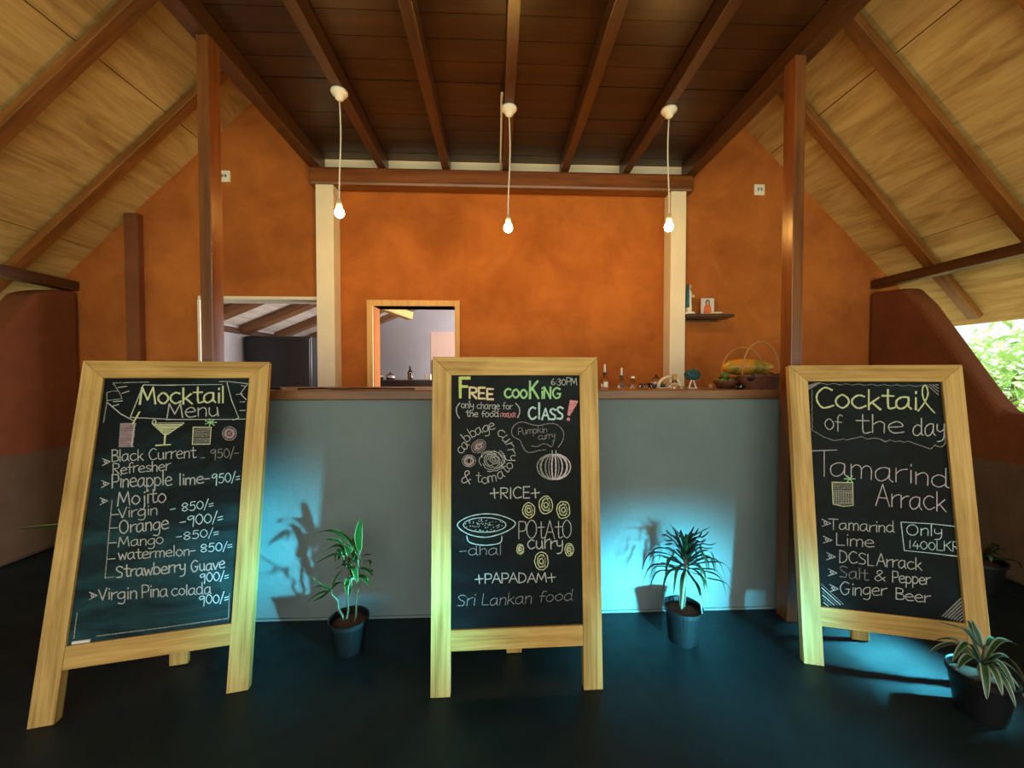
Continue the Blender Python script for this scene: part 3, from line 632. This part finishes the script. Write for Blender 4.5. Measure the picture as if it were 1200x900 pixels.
    for ch, dx in (('P', 10), ('O', 13.5), ('t', 8), ('A', 12), ('t', 8.5), ('O', 12)): T(ch, x, 631, x + dx - 1.5, 630.5, 20.5, 1.4, 'w'); x += dx
    T('curry', 618, 643.5, 659, 642.5, 16, 1.9)
    c.new()
    c.line(h([(230, 225), (290, 180), (390, 160), (490, 172), (570, 213), (520, 262), (400, 297), (290, 277), (230, 225)]), 1.5, 'b', True); c.ell(568, 615, 25, 8.6, 1.3, 'b')
    rn = random.Random(9)
    for k in range(70):
        a, q = rn.uniform(0, 6.28), math.sqrt(rn.random()); x, y = 568 + 23 * q * math.cos(a), 615 + 7.4 * q * math.sin(a); c.line([(x, y), (x + rn.uniform(-1, 1.4), y + rn.uniform(-.8, .8))], .9, 'b')
    c.line(h([(285, 290), (303, 328), (390, 344), (480, 330), (490, 290)]), 1.5, 'b', True)
    T('-dhal', 539, 651, 587, 650, 12, 1.3, 'd'); T('+PAPADAM+', 557, 683.6, 651, 681.5, 11.5, 1.7); T('Sri Lankan', 535, 710, 622, 707.5, 14, 1.1, 'd', .12); T('food', 631, 705.5, 670, 703, 13, 1.1, 'd', .15)

def draw_cock(c):
    T = c.text; f = lambda ps: [(940 + a / 9, 440 + b / 9) for a, b in ps]; g = lambda ps: [(1025 + a / 9, 440 + b / 9) for a, b in ps]; e = lambda ps: [(945 + a / 9, 525 + b / 9) for a, b in ps]
    T('Cocktai', 956, 478, 1073, 480, 23, 3.2, 'v'); c.line(g([(455, 375), (520, 290), (560, 190), (535, 105), (505, 130), (505, 220), (545, 300), (630, 395)]), 2.3, 'v', True)
    T('of', 966, 503, 985, 505, 20, 1.6); T('the', 1003, 507, 1057, 508, 22, 1.8); T('day', 1069, 511, 1106, 509, 21, 1.8)
    wav = lambda p, q, n, a: [(p[0] + (q[0] - p[0]) * i / n, p[1] + (q[1] - p[1]) * i / n + a * (i % 2)) for i in range(n + 1)]
    c.line(wav((962, 449), (1080, 451.5), 16, 1.6), 1.1, 'd'); c.line([(951 + .9 * (i % 2), 456 + i * 4) for i in range(13)], 1.1, 'd')
    c.line(f([(110, 580), (230, 650), (340, 687), (430, 670), (470, 680), (540, 663), (630, 645), (680, 672), (760, 660), (820, 670), (880, 698)]) + g([(50, 668), (110, 700), (160, 680), (220, 700), (260, 690), (310, 705), (350, 692), (430, 722), (590, 776), (630, 735), (640, 728)]), 1.3, 'd')
    c.line(g([(630, 735), (700, 752), (740, 700), (725, 560)]), 1.5, 'd', True)
    c.new()
    for k in range(4): c.line(f([(60, 150 - k * 14), (190 - k * 12, 78)]), 1.6, 'd')
    c.new()
    for k in range(4): c.line(g([(545 + k * 32, 95), (672, 205 - k * 34)]), 1.6, 'd')
    T('T', 951, 560, 978, 559, 29, 1.5, 'l'); T('amarind', 972, 557, 1110, 571, 24, 1.6, 'l')
    c.new()
    c.fill(e([(270, 370), (485, 365), (490, 605), (390, 612), (280, 595)]), 'm', 2, 2.4); c.line(e([(270, 360), (485, 365), (490, 605), (390, 615), (280, 590), (270, 360)]), 1.4, 'v')
    for k in range(8): c.line(e([(290 + k * 25, 440), (288 + k * 26, 580)]), 1, 'd')
    for k in range(6): c.line(e([(455, 325), (455 + 55 * math.cos(k * 1.05), 325 + 38 * math.sin(k * 1.05))]), 1.7, 'g')
    T('Arrack', 1026, 592, 1107, 599, 24, 1.6, 'l')
    for x, y in ((963, 617), (964.5, 636), (968.5, 656), (970.5, 674.5), (972, 693)): T('>', x, y, x + 9, y + .8, 13, 1.3)
    T('Tamarind', 971, 620, 1047, 624, 12.5, 1.5); T('Lime', 979, 639, 1023, 641, 14, 1.5); T('DCSL', 983, 659, 1023, 662.5, 13.5, 1.5); T('Arrack', 1027, 663, 1079, 668, 14, 1.6)
    T('Salt', 983, 676.5, 1016, 679.5, 13, 1.4, 'd'); T('&', 1024, 680, 1037, 681, 13, 1.4); T('Pepper', 1045, 682, 1088.5, 685, 12.5, 1.6); T('Ginger', 984, 697, 1037.5, 698, 14, 1.5); T('Beer', 1049, 702, 1088.5, 706.5, 13, 1.6)
    c.new()
    c.line([(1121, 617), (1090, 613.6), (1055.5, 611.7), (1059.5, 645), (1090, 648), (1123, 652)], 1.4, 'b'); T('Only', 1062, 626.5, 1103, 628, 13, 1.4, 'b'); T('1400LKR', 1063.5, 642, 1124, 646.5, 11, 1.2, 'b')
    c.new()
    for k in range(6): c.line([(962 + k * .6, 684 + k * 4.4), (988 - k * 3.5, 708 + k * .4)], 1.3, 'b' if k % 2 else 'd')
    c.new()
    for k in range(7): c.line([(1104 + k * 3.4, 722 + k * 1.0), (1126 + k * .9, 701 + k * 3.6)], 2.0, 'd')

b1, P1 = board(-1.4352, 1.4681, .2517, .2095, .714, 1.3955, 1.054, 'pale wood A-frame chalkboard headed Mocktail Menu', draw_mock, 'panel_dust_lit')
b2, P2 = board(.024, 1.5384, .0614, .0748, .7068, 1.3826, 1.0442, 'pale wood A-frame chalkboard headed Free Cooking Class', draw_free)
b3, P3 = board(1.6551, 1.6271, -.223, .1398, .6922, 1.3623, 1.0333, 'pale wood A-frame chalkboard headed Cocktail of the day', draw_cock)
# a stick of chalk lying on the Mocktail board's bottom rail
X, Y, yw, tl, zb = P1
mt = Matrix.Translation((X, Y, 0)) @ Matrix.Rotation(yw, 4, 'Z') @ Matrix.Rotation(-tl, 4, 'X')
o = obj('chalk_stick', tube(bm_new(), [(-.262, .011, zb + .0065), (-.205, .011, zb + .0065)], .0058, 10), M['white']); o.matrix_basis = mt
tag(o, 'stick of white chalk lying on the bottom rail of the Mocktail board', 'chalk')

# ------------------------------------------------------------------ plants
def leaf(bm, uv, pts, wd, fold=.25, seg=9):
    """a folded strap leaf along a smoothed 3D line, widest two fifths of the way up"""
    P = [Vector(p) for p in smoothline([tuple(p) for p in pts], 4)]; n = len(P); rows = []
    side = None
    for i, p in enumerate(P):
        d = (P[min(i + 1, n - 1)] - P[max(i - 1, 0)]).normalized(); s = d.cross(Vector((0, 0, 1)))
        if s.length < .15: s = d.cross(Vector((0, 1, .1)))
        s.normalize()
        if side is not None and s.dot(side) < 0: s = -s
        side = s if side is None else (side * .6 + s * .4).normalized(); s = side
        up = s.cross(d).normalized(); t = i / (n - 1); h = wd / 2 * max(.04, math.sin(math.pi * min(1, t * .93 + .07)) ** .75)
        rows.append(([bm.verts.new(p + s * h * q + up * abs(q) * h * fold) for q in (-1, 0, 1)], t))
    for (a, t0), (c, t1) in zip(rows, rows[1:]):
        for k in range(2):
            fc = bm.faces.new([a[k], a[k + 1], c[k + 1], c[k]])
            for lp, u, v in zip(fc.loops, (k / 2, (k + 1) / 2, (k + 1) / 2, k / 2), (t0, t0, t1, t1)): lp[uv].uv = (u, v)
def foliage(): bm = bm_new(); return bm, bm.loops.layers.uv.new('UVMap')
def pot(t, r, h, soil=True):
    obj('pot', lathe(bm_new(), [(0, 0), (r * .70, 0), (r * .72, .006), (r * .93, h - .022), (r, h - .02), (r, h - .002), (r * .97, h), (r * .92, h - .004), (r * .90, h - .035), (0, h - .036)], 32), M['dark_plastic'], t, smooth=False)
    obj('soil', lathe(bm_new(), [(r * .89, h - .034), (r * .5, h - .026), (0, h - .022)], 20), M['soil'], t, smooth=True)
# (1) variegated dracaena before the bar, beside the Mocktail board
def W2(x, y): ca, sa = math.cos(YAW), math.sin(YAW); return (x * ca + y * sa, -x * sa + y * ca)
px, py = W2(-.775, 1.80); t1 = thing('potted_dracaena', 'potted variegated plant with three canes between the Mocktail and Cooking Class boards', 'plant', (px, py, 0)); pot(t1, .092, .155)
rn = random.Random(21)
def zp(a, b, dy=0):  # sketch units of the plant's own elevation drawing -> metres in its local frame
    return Vector(((a - 488) / 4.5 / 246, dy, .0 + (770 - b) / 4.5 / 246))
for st in ([(520, 640), (528, 520), (540, 420), (540, 330), (545, 245)], [(480, 605), (488, 480), (490, 380), (480, 250)], [(465, 615), (425, 520), (395, 450)]):
    obj('cane', tube(bm_new(), [zp(a, b, rn.uniform(-.012, .012)) for a, b in smoothline(st, 3)], .0052, 8), M['stem'], t1, smooth=True)
bm, uv = foliage()
for L, wd in (([(545, 260), (552, 160), (576, 58)], .036), ([(535, 260), (470, 190), (380, 155), (272, 184)], .036), ([(490, 262), (440, 195), (375, 180)], .030), ([(480, 262), (420, 222), (312, 304)], .036), ([(485, 280), (420, 262), (330, 300)], .030), ([(545, 290), (575, 270), (612, 268)], .022),
              ([(540, 345), (580, 335), (634, 358)], .026), ([(545, 380), (580, 375), (622, 402)], .026), ([(485, 330), (450, 335), (408, 366)], .028), ([(395, 452), (360, 420), (308, 352)], .022), ([(393, 455), (340, 440), (274, 470)], .026), ([(390, 458), (345, 460), (290, 495)], .022),
              ([(400, 452), (425, 432), (448, 458)], .024), ([(487, 395), (478, 450), (473, 520)], .036), ([(500, 300), (520, 240), (500, 190)], .034), ([(500, 310), (470, 300), (452, 340)], .03), ([(535, 300), (510, 310), (490, 350)], .032), ([(540, 330), (530, 300), (470, 240)], .03), ([(490, 270), (500, 230), (470, 180)], .034), ([(545, 330), (600, 300), (600, 345)], .02),
              ([(490, 380), (460, 420), (440, 425)], .022), ([(545, 400), (530, 370), (505, 375)], .024), ([(400, 450), (415, 400), (440, 370)], .018), ([(480, 300), (450, 250), (420, 320)], .034), ([(500, 330), (530, 260), (470, 330)], .034), ([(480, 320), (510, 350), (520, 395)], .030), ([(545, 300), (520, 270), (505, 330)], .034), ([(485, 270), (440, 240), (430, 300)], .03), ([(540, 280), (515, 220), (455, 215)], .034), ([(545, 380), (590, 350), (625, 350)], .026), ([(490, 340), (530, 330), (560, 385)], .028), ([(395, 450), (370, 470), (335, 475)], .022)):
    d = rn.uniform(-.07, .05); leaf(bm, uv, [zp(a, b, d * k / (len(L) - 1)) for k, (a, b) in enumerate(L)], wd)
obj('foliage', bm, M['leaf_varieg'], t1, smooth=True)
# (2) spiky dracaena before the bar, beside the post
px, py = W2(.842, 1.865); t2 = thing('potted_dracaena', 'potted spiky plant with thin arching leaves between Cooking Class and Cocktail boards', 'plant', (px, py, 0)); pot(t2, .092, .17)
obj('stem', tube(bm_new(), [(-.01, 0, .14), (.0, 0, .24), (.012, 0, .35), (.010, 0, .42)], [.007, .007, .008, .006], 8), M['trunk_pale'], t2, smooth=True)
obj('stem', tube(bm_new(), [(.008, .01, .14), (.017, .008, .24), (.016, .006, .33)], .005, 8), M['stem'], t2, smooth=True)
bm, uv = foliage(); rn = random.Random(4)
for k in range(62):
    az = k * 2.4 + rn.uniform(-.3, .3); up = 1.38 - 1.6 * (k / 62) + rn.uniform(-.12, .12); L = rn.uniform(.17, .24) * (1.0 if k > 11 else .85); bz = .43 - .09 * k / 62
    dx, dy = math.cos(az), math.sin(az) * .8; b0 = Vector((.012, 0, bz)); h = Vector((dx, dy, 0))
    p1 = b0 + h * L * .45 * math.cos(up) + Vector((0, 0, L * .5 * math.sin(up))); p2 = b0 + h * L * .85 * max(.3, math.cos(up)) + Vector((0, 0, L * .62 * math.sin(up) - .012)); p3 = b0 + h * L * max(.55, math.cos(up)) * 1.05 + Vector((0, 0, L * (.5 + (.4 if up > .75 else 0)) * math.sin(up) - (.02 if up > .75 else .06) - .05 * k / 62))
    leaf(bm, uv, [b0, p1, p2, p3], .0155, .3)
obj('foliage', bm, M['leaf_dark'], t2, smooth=True)
# (3) striped plant in the foreground beside the Cocktail board
px, py = W2(1.803, 1.45); t3 = thing('potted_spider_plant', 'potted striped plant in the foreground at the foot of the Cocktail board', 'plant', (px, py, 0)); pot(t3, .096, .165)
obj('stem', tube(bm_new(), [(0, 0, .14), (.004, 0, .2), (.002, -.01, .27)], .006, 8), M['stem'], t3, smooth=True)
bm, uv = foliage(); rn = random.Random(12)
for az, r, z1, z2, wd in ((180, .17, .34, .36, .022), (165, .10, .26, .28, .024), (190, .16, .30, .235, .02), (175, .17, .27, .215, .02), (200, .13, .24, .20, .026), (0, .13, .29, .265, .024), (-20, .12, .25, .13, .026), (-40, .12, .22, .12, .024), (20, .16, .27, .23, .02),
                          (80, .05, .30, .33, .03), (95, .03, .30, .345, .034), (-90, .09, .24, .16, .024), (-110, .10, .22, .15, .024), (-60, .10, .20, .12, .024), (140, .12, .26, .22, .02), (60, .12, .28, .26, .02), (230, .12, .22, .13, .026), (255, .11, .21, .12, .022), (-10, .07, .22, .2, .022), (215, .08, .20, .17, .026)):
    a = R(az + rn.uniform(-8, 8)); d = Vector((math.cos(a), math.sin(a), 0)); b0 = Vector((0, 0, .19 if z2 < .3 else .25))
    leaf(bm, uv, [b0, b0 + d * r * .45 + Vector((0, 0, (z1 - b0.z) * .85)), Vector((0, 0, z1)) + d * r * .78 + Vector((0, 0, (z2 - z1) * .35)), d * r * 1.05 + Vector((0, 0, z2))], wd, .3)
obj('foliage', bm, M['leaf_stripe'], t3, smooth=True)
# (4), (5) plants mostly hidden by the boards
def bushy(x, y, r, h, lab, seed, n, L):
    t = thing('potted_foliage_plant', lab, 'plant', (x, y, 0)); pot(t, r, h); rn = random.Random(seed); bm, uv = foliage()
    for k in range(n):
        az = k * 2.39; up = rn.uniform(.3, 1.2); d = Vector((math.cos(az) * math.cos(up), math.sin(az) * math.cos(up), math.sin(up))); b0 = Vector((0, 0, h - .03)); l = L * rn.uniform(.7, 1.1)
        leaf(bm, uv, [b0, b0 + d * l * .5, b0 + d * l * .85 + Vector((0, 0, -.02)), b0 + d * l + Vector((0, 0, -.07))], .03, .3)
    return t, bm, uv
t4, bm, uv = bushy(2.93, 2.2, .12, .19, 'dark potted plant on the floor half hidden behind the Cocktail board', 5, 14, .2); obj('foliage', bm, M['leaf_dark'], t4, smooth=True)
t5, bm, uv = bushy(-1.95, 2.05, .11, .18, 'potted plant behind the Mocktail board with one leaf tip showing', 6, 12, .3)
leaf(bm, uv, [(0, 0, .16), (-.08, -.01, .44), (-.24, -.02, .52), (-.47, -.05, .53)], .085, .3); obj('foliage', bm, M['leaf_varieg'], t5, smooth=True)

# ------------------------------------------------------------------ things on the bar
CZ = 1.2222
def vial(x, y, lab, h, rod, dark):
    t = thing('dropper_bottle', lab, 'bottle', (x, y, CZ), 0, 'dropper bottles on the bar')
    obj('glass_body', lathe(bm_new(), [(0, 0), (.020, 0), (.021, .004), (.021, h * .62), (.014, h * .82), (.009, h * .9), (.009, h), (0, h)], 18), M['glass'], t, smooth=True)
    obj('collar', lathe(bm_new(), [(0, h + .0005), (.011, h + .0005), (.012, h + .014), (0, h + .014)], 14), M['black'], t)
    obj('spout', lathe(bm_new(), [(0, h + .0145), (.008, h + .0145), (.0045, h + rod), (0, h + rod)], 12), M['white'], t, smooth=True)
    obj('label', boxed(-.012, .012, -.0226, -.0217, h * .12, h * .5), M['black'] if dark else M['white'], t)
vial(.637, 2.24, 'taller clear dropper bottle with white spout beside the Cooking Class board', .082, .062, False); vial(.737, 2.24, 'shorter clear dropper bottle with dark label and white spout', .064, .058, True)
def shot(x, y, lab, r, h):
    o = obj('shot_glass', lathe(bm_new(), [(0, 0), (r * .8, 0), (r, h), (r * .88, h), (r * .7, .008), (0, .008)], 18), M['glass'], smooth=True, loc=(x, y, CZ)); tag(o, lab, 'glass', 'small glasses on the bar')
t = thing('capped_jar', 'small clear jar with white cap on the bar', 'jar', (.812, 2.26, CZ))
obj('glass_body', lathe(bm_new(), [(0, 0), (.018, 0), (.02, .01), (.018, .045), (.009, .052), (.009, .06), (0, .06)], 18), M['glass'], t, smooth=True); obj('cap', lathe(bm_new(), [(0, .0605), (.012, .0605), (.012, .073), (0, .073)], 14), M['white'], t)
shot(.835, 2.17, 'small shot glass in front of the white-capped jar', .017, .03); shot(.885, 2.19, 'small shot glass between the capped jar and the teal ashtray', .017, .033)
t = thing('glass_cloche', 'teal dish with a small glass dome on the bar', 'dish', (.99, 2.345, CZ))
obj('dish', lathe(bm_new(), [(0, 0), (.05, 0), (.056, .024), (.052, .024), (.046, .006), (0, .006)], 24), M['teal'], t, smooth=True); obj('dome', lathe(bm_new(), [(.027, .0245), (.029, .03), (.026, .052), (.014, .068), (.005, .071), (.006, .082), (0, .084)], 20), M['glass'], t, smooth=True)
t = thing('napkin_holder', 'cream arched napkin holder on the bar before the cream column', 'napkin holder', (1.035, 2.26, CZ))
obj('arch', tube(bm_new(), [(.068 * math.cos(a), 0, .062 * math.sin(a) + .008) for a in [k * math.pi / 14 for k in range(15)]], .0085, 10), M['cream'], t, smooth=True); obj('base', boxed(-.075, .075, -.022, .022, 0, .006, bev=.002), M['cream'], t)
t = thing('corked_bottle', 'squat glass bottle with cork in front of the cream napkin holder', 'bottle', (1.032, 2.19, CZ))
obj('glass_body', lathe(bm_new(), [(0, 0), (.03, 0), (.034, .012), (.026, .03), (.012, .042), (.012, .052), (0, .052)], 20), M['glass'], t, smooth=True); obj('cork', lathe(bm_new(), [(0, .0525), (.013, .0525), (.014, .086), (0, .086)], 14), M['cork'], t)
t = thing('table_topiary', 'small dark teal leafy ball on a white stand on the bar', 'ornament', (1.17, 2.25, CZ))
bm = bm_new(); rn = random.Random(8)
ball(bm, (0, 0, .084), .040, 3, (1.15, 1, .85), rough=.14, seed=4)
obj('leafy_ball', bm, M['teal'], t); bm = bm_new()
for k in (-1, 1): tube(bm, [(k * .022, 0, .001), (k * .006, 0, .052)], .004, 8)
box(bm, -.026, .026, -.012, .012, 0, .005); obj('stand', bm, M['white'], t)
tag(obj('tiny_pot', lathe(bm_new(), [(0, 0), (.011, 0), (.015, .012), (.012, .024), (.007, .026), (0, .026)], 14), M['cane'], smooth=True, loc=(1.262, 2.22, CZ)), 'tiny brown pot on the bar beside the limes', 'pot')
t = thing('tea_light_holder', 'small teal glass holder on the bar before the limes', 'candle holder', (1.375, 2.12, CZ)); obj('bowl', lathe(bm_new(), [(0, 0), (.018, 0), (.028, .022), (.025, .022), (.016, .005), (0, .005)], 18), M['teal_glass'], t, smooth=True)
obj('candle', lathe(bm_new(), [(0, .0055), (.014, .0055), (.014, .014), (0, .014)], 12), M['white'], t)
def basket(x, y, rx, ry, h, hr, hx, lab, zt):
    t = thing('wicker_basket', lab, 'basket', (x, y, CZ), 0, 'handled wicker baskets on the bar'); bm = bm_new()
    n = 8
    for k in range(n):      # woven coils
        f = .78 + .22 * k / (n - 1); z = h * (k + .5) / n; pts = [((rx * f) * math.cos(i * 2 * math.pi / 40) * (1 + .012 * (-1) ** (i + k)), (ry * f) * math.sin(i * 2 * math.pi / 40) * (1 + .012 * (-1) ** (i + k)), z) for i in range(40)]
        tube(bm, pts + [pts[0]], h / n * .58, 6, caps=False)
    lathe(bm, [(0, .001), (1, .001), (1, .006), (0, .006)], 30, (0, 0, 0), rx * .76, ry * .76)
    obj('weave', bm, M['wicker'], t, smooth=True)
    bm = bm_new(); pts = [(rx * math.cos(i * 2 * math.pi / 40), ry * math.sin(i * 2 * math.pi / 40), h) for i in range(40)]; tube(bm, pts + [pts[0]], .006, 8, caps=False); obj('rim', bm, M['wicker'], t, smooth=True)
    bm = bm_new(); tube(bm, [(hx * math.cos(a), 0, h - .005 + hr * math.sin(a) ** .8 if math.sin(a) > 0 else h - .005) for a in [k * math.pi / 20 for k in range(21)]], .0042, 8); obj('handle', bm, M['cane'], t, smooth=True)
    return t
basket(1.545, 2.19, .125, .085, .075, .205, .110, 'wicker basket of dark avocados with tall cane handle beside the post', 0)
basket(1.60, 2.44, .145, .10, .065, .20, .140, 'wicker basket behind the avocados under the long papaya', 0)
o = obj('papaya', lathe(bm_new(), [(0, -.165), (.018, -.16), (.042, -.12), (.054, -.05), (.052, .03), (.036, .10), (.014, .15), (0, .158)], 24), M['papaya'], smooth=True, loc=(1.625, 2.42, CZ + .132), rot=(R(90), R(4), R(82))); tag(o, 'long green and orange papaya lying across the wicker baskets', 'papaya')
for k, (x, y, z) in enumerate(((-.084, -.034, .052), (-.028, -.042, .058), (.028, -.042, .058), (.084, -.034, .052), (-.056, .042, .056), (0, .042, .060), (.056, .042, .056))):
    bm = bm_new(); lathe(bm, [(0, -.036), (.016, -.033), (.026, -.016), (.027, .002), (.020, .022), (.011, .036), (0, .042)], 16); o = obj('avocado', bm, M['avocado'], smooth=True, loc=(1.545 + x, 2.19 + y, CZ + z + .012), rot=(R(84), 0, R((k % 3 - 1) * 9))); tag(o, 'dark avocado heaped in the front wicker basket', 'avocado', 'avocados in the front basket')
t = thing('fruit_bowl', 'small dark bowl of green limes on the bar beside the wicker baskets', 'bowl', (1.365, 2.24, CZ))
obj('bowl', lathe(bm_new(), [(0, 0), (.04, 0), (.066, .042), (.069, .046), (.063, .046), (.038, .006), (0, .006)], 26), M['wicker'], t, smooth=True)
for x, y, z in ((1.342, 2.225, .04), (1.39, 2.225, .04), (1.342, 2.272, .04), (1.39, 2.272, .04), (1.366, 2.248, .076)):
    bm = bm_new(); lathe(bm, [(0, -.026), (.006, -.024), (.017, -.015), (.022, 0), (.017, .015), (.006, .024), (0, .026)], 16); tag(obj('lime', bm, M['lime'], smooth=True, loc=(x, y, CZ + z), rot=(R(80), 0, .3)), 'green lime heaped in the small dark bowl on the bar', 'lime', 'limes in the dark bowl')
for i, (x, y, rz, lab) in enumerate(((-1.30, 2.16, .3, 'sheet of white paper on the bar end beneath the cream column'), (-.62, 2.32, -.25, 'sheet of white paper on the bar below the pass-through window'))):
    tag(obj('paper_sheet', boxed(-.10, .10, -.14, .14, 0, .0015), M['paper'], loc=(x, y, CZ + .0003), rot=(0, 0, rz)), lab, 'paper')
tag(obj('black_cable', tube(bm_new(), smoothline([(-1.08, 2.13, CZ + .005), (-.98, 2.2, CZ + .006), (-.88, 2.12, CZ + .005), (-.75, 2.17, CZ + .005), (-.63, 2.10, CZ + .007), (-.45, 2.14, CZ + .005)], 6), .0048, 8), M['black'], smooth=True), 'black cable lying along the bar below the pass-through window', 'cable')
tag(obj('black_wallet', boxed(-.05, .05, -.035, .035, 0, .014, bev=.004), M['black'], loc=(-1.21, 2.11, CZ + .002), rot=(0, 0, .3)), 'small black pouch on the bar near the cream column', 'pouch')

# ------------------------------------------------------------------ wall shelf
sh = thing('wall_shelf', 'small dark wooden wall shelf beside the cream column', 'shelf', (1.80, WY, 1.80))
obj('shelf_board', boxed(-.255, .13, -.17, -.001, -.026, 0, bev=.003), M['dark_beam'], sh); obj('bracket', boxed(-.2, .08, -.02, -.001, -.04, -.0265, bev=.003), M['dark_beam'], sh)
st = thing('robed_statuette', 'small white and blue robed statuette on the wall shelf', 'statuette', (1.588, 3.125, 1.801), R(60)); st.scale = (1.08, 1.08, 1.12)
obj('base', lathe(bm_new(), [(0, 0), (.045, 0), (.045, .016), (.03, .022), (0, .022)], 20), M['white'], st, smooth=True)
bm = bm_new(); lathe(bm, [(0, .0225), (.026, .0225), (.027, .05), (.023, .10), (.026, .15), (.022, .17), (.010, .182), (.009, .19), (0, .191)], 18, sx=1, sy=.8)
tube(bm, [(.018, -.012, .16), (.026, -.03, .13), (.006, -.034, .14)], [.008, .008, .005], 8)
obj('robe', bm, M['white'], st, smooth=True)
bm = bm_new(); ball(bm, (0, -.003, .205), .0145, 2, (.9, .95, 1.15)); ball(bm, (0, -.017, .204), .003, 1); obj('head', bm, M['skin'], st, smooth=True)
bm = bm_new(); A = [k * math.pi / 12 for k in range(-1, 14)]
rows = []
for r, z in ((.034, .05), (.031, .10), (.032, .15), (.025, .18), (.019, .205), (.012, .222)): rows.append([bm.verts.new((r * math.cos(a), r * .85 * math.sin(a) + .002, z)) for a in A])
for a, c in zip(rows, rows[1:]):
    for k in range(len(A) - 1): bm.faces.new([a[k], a[k + 1], c[k + 1], c[k]])
bmesh.ops.solidify(bm, geom=bm.faces[:], thickness=.003); obj('cloak', bm, M['blue'], st, smooth=True)
ic = thing('holy_picture', 'small upright picture card of an orange-robed figure on the wall shelf', 'picture', (1.765, 3.16, 1.8012), -.06)
obj('card', boxed(-.055, .055, 0, .006, 0, .145, bev=.001), M['card'], ic)
bm = bm_new(); prism(bm, [(-.034, .02), (.034, .02), (.028, .075), (.012, .092), (-.012, .092), (-.028, .075)], -.002, -.0002); obj('printed_robe', bm, M['robe'], ic)
bm = bm_new(); ball(bm, (0, -.0012, .108), .0135, 2, (.8, .06, 1)); obj('printed_face', bm, M['skin'], ic)
bm = bm_new(); prism(bm, [(-.017, .088), (-.010, .092), (-.011, .115), (0, .124), (.011, .115), (.010, .092), (.017, .088), (.017, .118), (.008, .132), (-.008, .132), (-.017, .118)], -.0035, -.0022); obj('printed_hair', bm, M['brown'], ic)
tag(obj('offering_dish', lathe(bm_new(), [(0, 0), (.03, 0), (.052, .012), (.049, .012), (.028, .003), (0, .003)], 24, sx=1.1), M['cream'], smooth=True, loc=(1.80, 3.095, 1.8012)), 'small pale dish lying on the wall shelf before the picture', 'dish')

# ------------------------------------------------------------------ outside
struct(obj('ground_outside', boxed(-30, 30, -25, 40, -.5, -.14), M['grass']))
def tree(x, y, h, cr, n, lab, seed, lean=(0, 0)):
    t = thing('tree', lab, 'tree', (x, y, -.16), 0, 'trees outside the window opening'); rn = random.Random(seed)
    obj('trunk', tube(bm_new(), [(0, 0, 0), (lean[0] * .3, lean[1] * .3, h * .35), (lean[0] * .7, lean[1] * .7, h * .7), (lean[0], lean[1], h)], [.07, .06, .045, .02], 10), M['bark'], t, smooth=True)
    bm = bm_new()
    for k in range(n):
        th, u = rn.uniform(0, 6.283), rn.uniform(-1, 1); q = rn.random() ** .45; c = Vector((lean[0] * .8 + cr * q * math.sqrt(1 - u * u) * math.cos(th), lean[1] * .8 + cr * q * math.sqrt(1 - u * u) * math.sin(th), h * .85 + cr * .95 * q * u))
        e = Euler((rn.uniform(-1, 1), rn.uniform(-1, 1), rn.uniform(0, 6.28))); a, b_ = rn.uniform(.07, .13), rn.uniform(.03, .05)
        vs = [bm.verts.new(c + e.to_matrix() @ Vector(p)) for p in ((-a, 0, 0), (-a * .2, -b_, .01), (a, 0, 0), (-a * .2, b_, .01))]; bm.faces.new(vs)
    obj('foliage', bm, M['leaf_tree'], t)
tree(7.4, 5.2, 1.5, .85, 700, 'bright green bushy tree filling the window opening', 1)
tree(5.6, 2.9, 2.6, .45, 60, 'thin leaning sapling in the window opening', 2, (.5, .3)); tree(12.5, 8.2, 2.6, 1.5, 600, 'pale green tree farther off in the window opening', 3)
tree(13.2, 4.6, 2.2, 1.4, 500, 'green tree near the frame edge beyond the sill', 4)
beam_o = timber('eave_board', 'weathered pale board below the eave outside the sloping opening', 'board', (3.72, 3.42, 1.775), (4.18, 3.42, 1.335), .03, .12, M['ply_grey'], up=(0, 1, 0))
